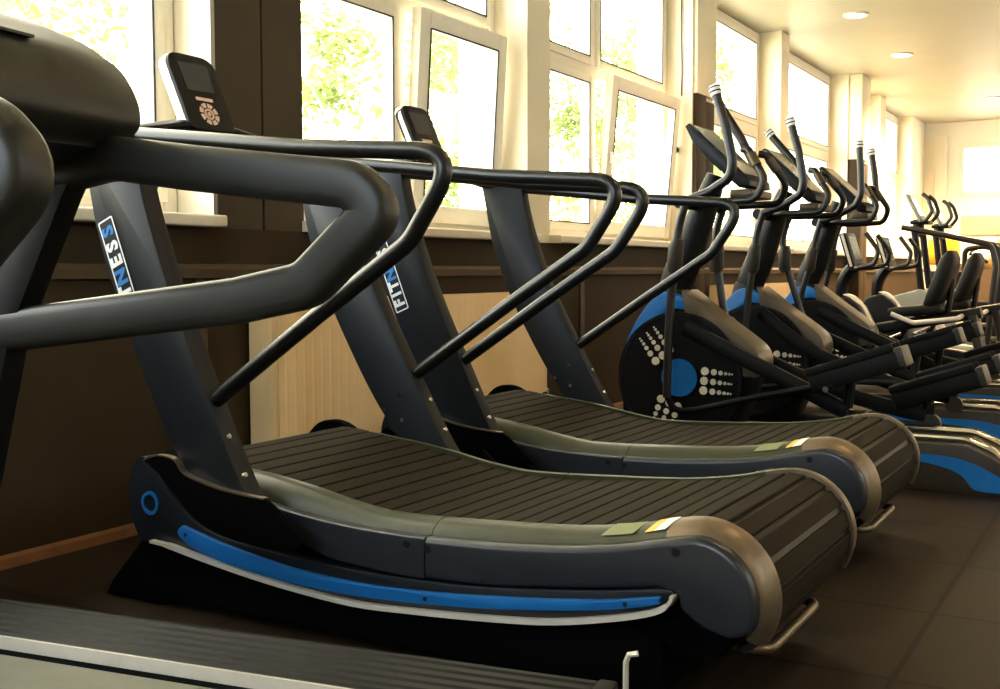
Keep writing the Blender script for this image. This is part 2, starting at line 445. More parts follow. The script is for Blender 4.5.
# end-wall cupboards / partition below
struct(G().box(-2.72, -2.55, YE-0.06, YE, 0, 2.75).obj('trim_7', M['pvc'], bevel=0.01), 'white upright board on the end wall')
g = G()
for (a, b, c, d) in ((BX0, BX0+0.07, BZ0, BZ1), (BX1-0.07, BX1, BZ0, BZ1), (BX0+0.07, BX1-0.07, BZ0, BZ0+0.07), (BX0+0.07, BX1-0.07, BZ1-0.07, BZ1), (-1.44, -1.36, BZ0+0.07, BZ1-0.07)):
    g.box(a, b, YB-0.13, YB-0.06, c, d)
w = struct(g.obj('window_12', M['pvc'], bevel=0.005), 'added unseen fill-light window in the wall behind the viewer')
for a, b in ((BX0+0.06, -1.43), (-1.37, BX1-0.06)): G().box(a, b, YB-0.10, YB-0.09, BZ0+0.06, BZ1-0.06).obj('window_pane', M['glass'], w)
for i, (a, b) in enumerate(ROP):
    g = G()
    for (p, q, c, d) in ((a, a+0.07, RZ, CEIL), (b-0.07, b, RZ, CEIL), (a+0.07, b-0.07, RZ, RZ+0.07), (a+0.07, b-0.07, CEIL-0.07, CEIL)):
        g.box(XR+0.06, XR+0.13, p, q, c, d)
    w = struct(g.obj('window_%d' % (9+i), M['pvc'], bevel=0.005), 'added unseen fill-light window in the right wall')
    G().box(XR+0.09, XR+0.10, a+0.06, b-0.06, RZ+0.06, CEIL-0.06).obj('window_pane', M['glass'], w)

# ---------------------------------------------------------------- radiators
def radiator(y0, y1, label):
    global ORG
    ORG = Vector((-2.80, (y0+y1)/2, 0.0)); x0, x1, z0, z1 = -2.855, -2.75, 0.14, 0.75
    t = thing('panel_radiator', label, 'radiator', ORG, 'panel radiators under the windows')
    # fluted front panel
    sec = []; n = int((y1-y0-0.06)/0.05)
    pts = []
    for k in range(n*4+1):
        y = y0+0.03 + (y1-y0-0.06)*k/(n*4)
        pts.append((x1 + 0.004*math.cos(2*PI*k/4), y))
    v = [(x, y, z0+0.03) for x, y in pts] + [(x, y, z1-0.03) for x, y in pts]; m = len(pts)
    g = G().add(v, [(i, i+1, i+1+m, i+m) for i in range(m-1)])
    g.box(x1-0.02, x1+0.001, y0+0.004, y1-0.004, z0, z1-0.006)
    g.obj('front_panel', M['radiator'], t, sharp=60)
    G().box(x0, x0+0.015, y0+0.004, y1-0.004, z0, z1-0.006).obj('rear_panel', M['radiator'], t)
    for yy in (y0, y1-0.008): G().box(x0, x1-0.002, yy, yy+0.008, z0, z1).obj('side_panel', M['radiator'], t, bevel=0.002)
    g = G().box(x0, x0+0.02, y0, y1, z1-0.008, z1).box(x1-0.02, x1, y0, y1, z1-0.008, z1)
    k = y0
    while k < y1-0.03:
        g.box(x0+0.02, x1-0.02, k, k+0.012, z1-0.006, z1-0.001); k += 0.032
    g.obj('top_grille', M['radiator'], t)
    for zz in (z0+0.08, z1-0.06):
        G().tube([(-2.80, y1, zz), (-2.80, y1+0.09, zz), ], 0.011, 10).obj('pipe_stub', M['chrome'], t)
    v = G().tube([(-2.80, y1+0.06, z1-0.06), (-2.80, y1+0.085, z1-0.06), (-2.80, y1+0.10, z1-0.06), (-2.80, y1+0.19, z1-0.06), (-2.80, y1+0.20, z1-0.06)], [0.016, 0.018, 0.024, 0.023, 0.014], 16)
    v.obj('thermostat_valve', M['pvc'], t)
    for yy in (y0+0.25, y1-0.25): G().box(-2.868, x0+0.004, yy, yy+0.05, z0+0.1, z1-0.1).obj('wall_bracket', M['radiator'], t)
    g = G().tube([(-2.80, y1+0.09, z0+0.08), (-2.80, y1+0.09, 0.0)], 0.009, 8).obj('supply_pipe', M['radiator'], t)
    ORG = Vector((0, 0, 0))
radiator(2.946, 5.02, 'cream panel radiator under the tilted window, behind the curved treadmills')
radiator(7.72, 10.3, 'cream panel radiator on brown wall behind the ellipticals')

# small knob and cord on the reveal of window 3
g = G().disc((-2.98, 7.372, 1.72), (0, 1, 0), 0.022, 0.03, 14, 0.014)
tag(g.obj('wall_hook', M['deepblack']), 'small black knob on the cream window reveal', 'hook')
g = G().tube(smooth([(-2.95, 7.372, CEIL), (-2.952, 7.366, 2.6), (-2.945, 7.37, 2.3), (-2.95, 7.373, 2.1)]), 0.004, 6)
tag(g.obj('blind_cord', M['gasket']), 'thin dark cord hanging on the cream window reveal', 'cord')

# ---------------------------------------------------------------- ceiling lights
first = None
def ceiling_light(x, y, label):
    global ORG, first
    if first is None:
        ORG = Vector((x, y, CEIL))
        t = thing('ceiling_light', label, 'ceiling light', ORG, 'round ceiling downlights')
        G().ring((x, y, CEIL-0.006), (0, 0, 1), 0.085, 0.018, 0.014, 32).obj('trim_ring', M['pvc'], t)
        G().disc((x, y, CEIL-0.009), (0, 0, 1), 0.072, 0.012, 28).obj('diffuser', M['bulb'], t)
        ORG = Vector((0, 0, 0)); first = t
    else:
        t = dup(first, (x, y, CEIL), label)
    return t
LIT = [(-2.16, 9.2, 'round ceiling downlight nearest the viewer, left of the next one in its row'),
       (-2.16, 11.1, 'round ceiling downlight in the middle of the left row, near the wall column'),
       (-1.73, 14.4, 'round ceiling downlight at right, farthest away, near the end wall')]
for x, y, l in LIT: ceiling_light(x, y, l)

def spot(name, loc, energy, col, size=150, blend=0.6, rad=0.08):
    d = bpy.data.lights.new(name, 'SPOT'); d.energy = energy; d.color = col; d.spot_size = R(size); d.spot_blend = blend; d.shadow_soft_size = rad
    o = bpy.data.objects.new(name, d); o.location = loc; COL.objects.link(o); return o
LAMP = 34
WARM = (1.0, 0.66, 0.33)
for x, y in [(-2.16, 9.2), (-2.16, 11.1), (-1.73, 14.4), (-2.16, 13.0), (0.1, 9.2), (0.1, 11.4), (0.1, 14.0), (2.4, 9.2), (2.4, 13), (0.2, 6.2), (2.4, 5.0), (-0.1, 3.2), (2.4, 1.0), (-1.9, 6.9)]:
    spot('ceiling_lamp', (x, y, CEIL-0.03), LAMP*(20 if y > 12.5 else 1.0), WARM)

# ================================================================== CURVED TREADMILL
def build_treadmill():
    global ORG
    YC = 2.295
    ORG = Vector((-1.45, 0, 0))
    T = thing('curved_treadmill', 'nearer of two black curved manual treadmills, blue side stripe running above the silver edge', 'treadmill', (-1.45, YC, 0), 'curved manual treadmills')
    OUT = sset([(-2.262, 0.350), (-2.225, 0.379), (-2.18, 0.388), (-2.135, 0.376), (-2.085, 0.345), (-1.995, 0.324), (-1.846, 0.311), (-1.689, 0.293), (-1.571, 0.284), (-1.431, 0.281), (-1.30, 0.284), (-1.171, 0.290), (-1.005, 0.305), (-0.873, 0.327), (-0.80, 0.345), (-0.735, 0.358)])
    RISE = [(-2.3, 0.0), (-2.18, 0.012), (-2.0, 0.05), (-1.72, 0.045), (-1.5, 0.026), (-1.2, 0.03), (-0.9, 0.024), (-0.735, 0.024)]
    CXR, CZR, RR = -0.735, 0.234, 0.124
    # black inner body
    prof = sm2([(-2.24, 0.30), (-2.20, 0.355), (-2.1, 0.345), (-1.95, 0.31), (-1.7, 0.272), (-1.45, 0.252), (-1.2, 0.262), (-0.95, 0.292), (-0.80, 0.322)], 4) + [(-0.69, 0.31), (-0.64, 0.22), (-0.69, 0.12), (-0.80, 0.10), (-1.0, 0.10), (-1.5, 0.075), (-2.1, 0.11), (-2.24, 0.16)]
    G().prism(prof, -0.335, 0.335).obj('deck_body', M['void'], T, bevel=0.006)
    # black skirt in place of the open frame and the dark shade under it
    prof = [(-2.40, 0.0), (-2.37, 0.045), (-2.255, 0.165), (-2.18, 0.18), (-2.05, 0.15), (-1.88, 0.125), (-1.7, 0.110), (-1.54, 0.10), (-1.37, 0.108), (-1.17, 0.125), (-1.0, 0.145), (-0.88, 0.16), (-0.80, 0.13), (-0.80, 0.03), (-0.86, 0.02), (-2.1, 0.02), (-2.2, 0.0)]
    G().prism(prof, -0.368, 0.368).obj('base', M['void'], T, bevel=0.008)
    for sx in (-2.1, -0.9):
        for sy in (-0.29, 0.29):
            G().disc((sx, sy, 0.011), (0, 0, 1), 0.035, 0.022, 16, 0.028).obj('rubber_foot', M['deepblack'], T)
    # belt of slats
    def inner(x): return lerp_tab(OUT, x) + lerp_tab(RISE, x)
    path = []
    for k in range(13):
        a = R(215 - 125*k/12); path.append((-2.105 + 0.088*math.cos(a), 0.302 + 0.088*math.sin(a)))
    for p in sset([(-2.0, 0.378), (-1.90, 0.362), (-1.725, 0.332), (-1.6, 0.311), (-1.488, 0.300), (-1.38, 0.298), (-1.296, 0.302), (-1.168, 0.313), (-1.02, 0.327), (-0.886, 0.343), (-0.81, 0.360)]): path.append(p)
    for k in range(18):
        a = R(97 - 160*k/17); path.append((CXR + 0.139*math.cos(a), CZR + 0.139*math.sin(a)))
    # arc-length resample
    L = [0.0]
    for p, q in zip(path, path[1:]): L.append(L[-1] + math.dist(p, q))
    def at(s):
        for i in range(len(L)-1):
            if s <= L[i+1] or i == len(L)-2:
                t = (s-L[i])/(L[i+1]-L[i]); a, b = path[i], path[i+1]
                return Vector((a[0]+(b[0]-a[0])*t, 0, a[1]+(b[1]-a[1])*t))
    g = G(); s = 0.0; pitch = 0.0555
    while s + pitch < L[-1]:
        gp = 0.0028 if s < L[-1]-0.42 else 0.0078
        p, q = at(s+gp), at(s+pitch-gp); d = (q-p).normalized(); nrm = Vector((-d.z, 0, d.x))
        c = 0.004
        pr = [p - nrm*0.010, p - nrm*0.0015, p + d*0.0025, q - d*0.0025, q - nrm*0.0015, q - nrm*0.010]
        g.prism([(v.x, v.z) for v in pr], -0.288, 0.288); s += pitch
    g.obj('belt', M['belt'], T, sharp=20)
    g = G(); sec = []
    for i in range(0, len(path)):
        a, b = path[max(i-1, 0)], path[min(i+1, len(path)-1)]
        d = Vector((b[0]-a[0], 0, b[1]-a[1])).normalized(); n = Vector((-d.z, 0, d.x)); p = Vector((path[i][0], 0, path[i][1]))
        sec.append([p - n*0.008 + Vector((0, -0.285, 0)), p - n*0.008 + Vector((0, 0.285, 0)), p - n*0.016 + Vector((0, 0.285, 0)), p - n*0.016 + Vector((0, -0.285, 0))])
    g.loft(sec).obj('belt_lining', M['deepblack'], T)
    for sgn in (-1, 1):
        y = lambda v: v*sgn
        # lower side frame with round head
        top = sm2([(-2.221, 0.385), (-2.196, 0.366), (-2.165, 0.330), (-2.13, 0.293), (-2.061, 0.244), (-1.972, 0.212), (-1.838, 0.196), (-1.661, 0.187), (-1.50, 0.184), (-1.35, 0.186), (-1.171, 0.197), (-0.937, 0.226), (-0.800, 0.249), (-0.773, 0.246)], 4)
        bot = sm2([(-0.773, 0.246), (-0.778, 0.232), (-0.808, 0.209), (-0.893, 0.183), (-1.028, 0.154), (-1.171, 0.136), (-1.377, 0.120), (-1.544, 0.112), (-1.723, 0.121), (-1.881, 0.136), (-2.049, 0.158), (-2.15, 0.172), (-2.236, 0.168), (-2.268, 0.200), (-2.284, 0.25), (-2.286, 0.31), (-2.263, 0.366), (-2.238, 0.384), (-2.221, 0.385)], 4)
        fr = G().prism(top + bot[1:-1], y(-0.378), y(-0.336)).obj('side_frame', M['navy'], T, bevel=0.005)
        bl = sm2([(-2.083, 0.225), (-2.03, 0.213), (-1.913, 0.190), (-1.722, 0.166), (-1.544, 0.158), (-1.377, 0.163), (-1.171, 0.181), (-0.937, 0.209), (-0.81, 0.234), (-0.800, 0.231)], 4)
        br = sm2([(-0.800, 0.226), (-0.81, 0.219), (-0.937, 0.189), (-1.171, 0.155), (-1.378, 0.137), (-1.544, 0.129), (-1.723, 0.131), (-1.914, 0.147), (-2.03, 0.169), (-2.083, 0.190), (-2.098, 0.208), (-2.083, 0.225)], 4)
        bi = G().prism(bl + br[:-1], y(-0.390), y(-0.376)).obj('blue_inlay', M['blue'], fr, bevel=0.004)
        for cx, cz in ((-2.07, 0.204), (-1.345, 0.151), (-0.87, 0.212)):
            G().disc((cx, y(-0.3905), cz), (0, 1, 0), 0.005, 0.002, 10).obj('screw_head', M['navy'], fr)
        # silver lower edge
        e = [(x, z) for x, z in sm2([(-0.773, 0.242), (-0.778, 0.228), (-0.808, 0.206), (-0.893, 0.180), (-1.028, 0.151), (-1.171, 0.134), (-1.377, 0.118), (-1.544, 0.110), (-1.723, 0.119), (-1.881, 0.134), (-2.049, 0.156), (-2.13, 0.168), (-2.195, 0.172)], 4)]
        sec = []
        for i, (x, z) in enumerate(e):
            a, b = e[max(i-1, 0)], e[min(i+1, len(e)-1)]; d = Vector((b[0]-a[0], b[1]-a[1])).normalized(); n = Vector((-d.y, d.x))
            wd = 0.0055 if 5 < i < len(e)-4 else 0.0035
            sec.append([Vector((x+n.x*w, y(yy), z+n.y*w)) for yy, w in ((-0.345, -wd), (-0.394, -wd), (-0.394, wd), (-0.345, wd))])
        G().loft(sec).obj('silver_edge', M['silver'], fr, sharp=50)
        # recess lip above the inlay
        G().ring((-2.205, y(-0.379), 0.268), (0, 1, 0), 0.026, 0.0042, 0.006, 32).obj('blue_ring', M['blue'], fr)
        # side covers (two pieces, seam between them)
        cb = sset([(-1.706, 0.226), (-1.64, 0.206), (-1.572, 0.197), (-1.431, 0.190), (-1.3, 0.192), (-1.171, 0.200), (-0.937, 0.229), (-0.80, 0.252)])
        def cover(xa, xb, tail):
            n = 16; xs = [xa + (xb-xa)*i/n for i in range(n+1)]
            t = [(x, lerp_tab(OUT, x)) for x in xs]
            if not tail:
                b = [(x, max(lerp_tab(cb, x), 0.0)) for x in xs if x >= -1.70]
                return t + b[::-1] + [(-1.735, 0.248), (-1.78, 0.284)]
            arc = [(CXR + RR*math.cos(R(88-10*k)), CZR + RR*math.sin(R(88-10*k))) for k in range(12)]
            bb = [(-0.66, 0.170), (-0.72, 0.185), (-0.765, 0.215), (-0.765, 0.244)]
            b = [(x, lerp_tab(cb, x)) for x in xs if x <= -0.80]
            return t + arc + bb + b[::-1]
        for nm, pf in (('side_cover', cover(-1.835, -1.3535, False)), ('side_cover', cover(-1.3505, -0.737, True))):
            G().prism(pf, y(-0.380), y(-0.318)).obj(nm, M['cover'], T, bevel=0.026, seg=5, sharp=60, keep=lambda c: abs(c.x+1.352) < 0.004)
        for cx, cz in ((-1.400, 0.262), (-1.345, 0.258), (-0.770, 0.325)):
            G().disc((cx, y(-0.379), cz), (0, 1, 0), 0.0085, 0.005, 14).obj('screw_hole', M['deepblack'], T)
        # top trim
        def trimsec(x, z, nx, nz, rise, w=0.012):
            P = lambda yy, h: Vector((x + nx*h, y(yy), z + nz*h))
            return [P(-0.350, -w), P(-0.356, -0.005), P(-0.346, 0.003 + rise*0.30), P(-0.322, rise*0.78 + 0.004), P(-0.298, rise + 0.003), P(-0.290, rise), P(-0.290, -w)]
        def trim(xa, xb, name, mat=M['trim']):
            sec = []
            pts = [p for p in OUT if xa <= p[0] <= xb]
            pts = [(xa, lerp_tab(OUT, xa))] + pts + [(xb, lerp_tab(OUT, xb))]
            for i, (x, z) in enumerate(pts):
                a, b = pts[max(i-1, 0)], pts[min(i+1, len(pts)-1)]; d = Vector((b[0]-a[0], b[1]-a[1])).normalized()
                sec.append(trimsec(x, z, -d.y, d.x, lerp_tab(RISE, x)))
            return G().loft(sec).obj(name, mat, T, sharp=50)
        trim(-1.96 if sgn > 0 else -2.06, -1.353, 'top_trim'); tr = trim(-1.351, -0.80, 'top_trim')
        trim(-2.262, (-1.96 if sgn > 0 else -2.06)-0.001, 'front_trim', M['void'])
        # stickers on the trim
        def sticker(xa, xb, sl, mat, nm):
            v = []; f = []; n = 5
            for i in range(n+1):
                for j, (yy, h) in enumerate(((-0.345, 0.33), (-0.322, 0.78), (-0.301, 1.0))):
                    x = xa + (xb-xa)*i/n + sl*j
                    z = lerp_tab(OUT, x); r = lerp_tab(RISE, x)
                    v.append((x, y(yy), z + r*h + (0.006 if j == 0 else 0.004) + 0.0012))
            for i in range(n):
                for j in range(2): f.append((i*3+j, i*3+j+1, (i+1)*3+j+1, (i+1)*3+j))
            G().add(v, f).obj(nm, mat, tr)
        sticker(-0.945, -0.875, 0.008, M['sticker'], 'sticker')
        sticker(-0.850, -0.832, 0.008, M['yellowst'], 'sticker'); sticker(-0.831, -0.806, 0.008, M['white'], 'sticker')
        # end cap round the roller: trim plastic coloured bronze for the warm lamplight
        sec = []
        for k in range(26):
            if k < 3:
                x = -0.80 + 0.0217*k; z = lerp_tab(OUT, x); d = Vector((1, 0.27)).normalized(); nx, nz = -d.y, d.x; rise = lerp_tab(RISE, x)
            else:
                a = R(90 - (k-3)*5.6); nx, nz = math.cos(a), math.sin(a); x, z = CXR + RR*nx, CZR + RR*nz; rise = 0.022
            sec.append(trimsec(x, z, nx, nz, rise, 0.010))
        G().loft(sec).obj('end_cap', M['cap'], T, sharp=50)
        # uprights
        pl = [(-2.30, 1.20), (-2.29, 1.16), (-2.268, 1.045), (-2.243, 0.943), (-2.172, 0.761), (-2.092, 0.582), (-2.030, 0.464), (-1.975, 0.379), (-1.93, 0.30), (-1.905, 0.262)]
        DX = [(0.3, -0.035), (0.75, -0.055), (1.1, -0.06)] if sgn > 0 else [(0.3, -0.03), (0.75, -0.08), (1.1, -0.085)]
        pl = [(x+lerp_tab(DX, z), z) for x, z in pl]
        pr_ = [(-1.735, 0.262), (-1.755, 0.30), (-1.79, 0.36), (-1.828, 0.434), (-1.888, 0.565), (-1.985, 0.78), (-2.062, 0.98), (-2.092, 1.085), (-2.108, 1.155), (-2.112, 1.195)]
        pr_ = [(x+lerp_tab(DX, z), z) for x, z in pr_]
        up = G().prism(sm2(pl, 4) + sm2(pr_, 4), y(-0.440), y(-0.385)).obj('upright_post', M['post'], T, bevel=0.005)
        def bolt(c, ax):
            c = (c[0]+lerp_tab(DX, c[2]), c[1], c[2]); G().disc(c, ax, 0.0085, 0.008, 12, 0.006).obj('bolt', M['chrome'], up)
        for bx, bz in ((-2.015+0.02, 0.452-0.02), (-1.93, 0.485), (-1.93, 0.405)):
            bolt((bx, y(-0.384), bz), (0, sgn*1.0, 0))
        for bx, bz in ((-1.845, 0.468), (-1.80, 0.381)):
            bolt((bx+0.001, y(-0.42), bz), (0.9, 0, 0.4))
        # front side panel outside the upright, with its bright rim
        rim = sset([(-2.14, 0.395), (-2.10, 0.410), (-2.062, 0.412), (-2.028, 0.404), (-2.000, 0.376), (-1.95, 0.362), (-1.885, 0.350), (-1.81, 0.343), (-1.745, 0.340)])
        low = sset([(-1.72, 0.325), (-1.67, 0.285), (-1.628, 0.252)]) + sset([(-1.66, 0.232), (-1.753, 0.226), (-1.881, 0.240), (-1.966, 0.269), (-2.032, 0.319), (-2.085, 0.365)])
        fp = G().prism(rim + low if sgn > 0 else [(x, z-0.10) for x, z in rim] + low, y(-0.456), y(-0.442)).obj('front_panel', M['void'], T, bevel=0.004)
        sec = []
        for i, (x, z) in enumerate(rim):
            a, b = rim[max(i-1, 0)], rim[min(i+1, len(rim)-1)]; d = Vector((b[0]-a[0], b[1]-a[1])).normalized(); n = Vector((-d.y, d.x))
            sec.append([Vector((x+n.x*w, y(yy), z+n.y*w)) for yy, w in ((-0.441, -0.0018), (-0.458, -0.0018), (-0.458, 0.0018), (-0.441, 0.0018))])
        if sgn > 0: G().loft(sec).obj('panel_rim', M['cap'], fp, sharp=50)
        # handrail
        yy = y(-0.415)
        hp = fillet([(-2.30, yy, 1.205), (-2.15, yy, 1.190), (-1.95, yy, 1.168), (-1.66, yy, 1.134), (-1.235, yy, 1.103), (-1.36, yy, 0.922), (-1.62, yy, 0.757), (-1.985, yy, 0.516)], [0, 0.3, 0.5, 0.5, 0.10, 0.12, 0.4, 0], 10)
        G().tube(hp, 0.0195, 16).obj('handrail', M['rail'], T)
        if sgn > 0:
            # lettered badge on the outer face
            dv = Vector((0.107, 0, -0.264)).normalized(); rt = Vector((-dv.z, 0, dv.x)); rt = Vector((0.9267, 0, 0.3757))
            org = Vector((-2.220, -0.441, 0.856))
            xa = -dv      # reading direction (bottom to top)
            za = -rt      # letter up direction
            def put(v): return org + xa*v.x + za*v.y + Vector((0, -1, 0))*(v.z+0.0008)
            hl, hw, e = 0.142, 0.0275, 0.0042
            fr2 = [(-hl, -hw), (hl, -hw), (hl, hw), (-hl, hw)]; inn = [(-hl+e, -hw+e), (hl-e, -hw+e), (hl-e, hw-e), (-hl+e, hw-e)]
            v = [put(Vector((a, b, 0.0005))) for a, b in fl2(fr2, 0.006)] + [put(Vector((a, b, 0.0005))) for a, b in fl2(inn, 0.004)]
            n = len(v)//2
            bd = G().add(v, [(i, (i+1) % n, (i+1) % n + n, i+n) for i in range(n)]).obj('badge_border', M['white'], up)
            bd['label'] = 'white rounded badge border with FITNESS lettering'
            v = [put(Vector((a, b, 0.0))) for a, b in fl2(inn, 0.004)]
            G().add(v, [list(range(n))]).obj('badge_field', M['navy'], up)
            g = G(); word = 'FITNESS'; adv = [0.036, 0.026, 0.036, 0.043, 0.040, 0.040, 0.040]; blue = []
            x = -sum(adv)/2
            for i, ch in enumerate(word):
                vs, fs = textmesh(ch, 0.054, 0.0022)
                blue += [1 if i in (3, 6) else 0]*len(fs)
                g.add([put(Vector((q.x + x + adv[i]/2, q.y, q.z+0.0004))) for q in vs], fs)
                x += adv[i]
            lo_ = g.obj('badge_lettering', M['white'], up)
            lo_.data.materials.append(M['bluelit'])
            for f_, mi in zip(lo_.data.polygons, blue): f_.material_index = mi
    # rear lifting bar
    bp = fillet([(-0.80, -0.19, 0.10), (-0.645, -0.19, 0.095), (-0.645, 0.19, 0.095), (-0.80, 0.19, 0.10)], 0.05, 8)
    G().tube(bp, 0.0115, 12, upv=(0, 0, 1)).obj('lifting_bar', M['cap'], T)
    # console cross bar
    secs = []
    for i in range(17):
        yv = -0.41 + 0.82*i/16; k = 1-abs(yv)/0.41
        zc = 1.205 + 0.062*min(1, k*1.25); hx, hz = 0.035, 0.013 + 0.010*k
        secs.append([Vector((-2.32 - 0.08*k + hx*math.cos(2*PI*q/12), yv, zc + hz*math.sin(2*PI*q/12))) for q in range(12)])
    G().loft(secs).obj('cross_bar', M['black'], T)
    # console
    bx = Vector((-2.345, 0, 1.258)); u = Vector((-0.095, 0, 0.215)).normalized(); nrm = Vector((u.z, 0, -u.x))
    def cp(a, b, c): return bx + Vector((0, a, 0)) + u*b + nrm*c      # a across, b up, c out
    def panel(outline, c0, c1, nm, mat, par, bev=0.0):
        n = len(outline)
        v = [cp(a, b, c0) for a, b in outline] + [cp(a, b, c1) for a, b in outline]
        return G().add(v, [list(range(n)), list(range(2*n-1, n-1, -1))] + [(i, (i+1) % n, (i+1) % n + n, i+n) for i in range(n)]).obj(nm, mat, par, bevel=bev)
    ol = fl2([(-0.086, 0.0), (0.086, 0.0), (0.092, 0.245), (-0.092, 0.245)], [0.025, 0.025, 0.05, 0.05], 6)
    shell = panel([(a*1.04, b*1.01) for a, b in ol], -0.035, -0.004, 'console_shell', M['chrome'], T, 0.006)
    shell['label'] = 'silver shell behind the black console face'
    face = panel(ol, -0.006, 0.004, 'console_face', M['deepblack'], T, 0.003)
    panel(fl2([(-0.052, 0.125), (0.052, 0.125), (0.055, 0.215), (-0.055, 0.215)], 0.004), 0.003, 0.0052, 'screen', M['screen'], face)
    panel(fl2([(-0.032, 0.094), (0.032, 0.094), (0.032, 0.104), (-0.032, 0.104)], 0.003), 0.003, 0.0055, 'console_badge', M['button'], face)
    g = G(); cc = cp(0, 0.052, 0.0045)
    for k in range(8):
        a0, a1 = 2*PI*k/8 + 0.09, 2*PI*(k+1)/8 - 0.09
        v = []
        for q in range(5):
            a = a0 + (a1-a0)*q/4
            for rr in (0.021, 0.035): v.append(cp(rr*math.sin(a), 0.052 + rr*math.cos(a), 0.0055))
        g.add(v, [(2*q, 2*q+1, 2*q+3, 2*q+2) for q in range(4)])
    g.ring(cc, nrm, 0.0145, 0.003, 0.003, 20); g.disc(cc, nrm, 0.007, 0.003, 14)
    g.obj('button_ring', M['button'], face)
    ORG = Vector((0, 0, 0))
    return T
M['bluelit'] = pmat('blue_print', (0.03, 0.20, 0.52), 0.5, var=0.03)
TM = build_treadmill()
TM2 = dup(TM, (-1.45-0.055, 2.295+1.14, 0), 'second black curved manual treadmill, between the nearer one and the ellipticals')

index_kids()
for o in KIDS[TM2.name]:
    if o.name.startswith('upright_post') and max(v.co.y for v in o.data.vertices) > 0.3: o.location.x += 0.04
    elif o.name.startswith('upright_post'): o.location.x += 0.025
    if o.name.startswith('console'): o.location.x += 0.035

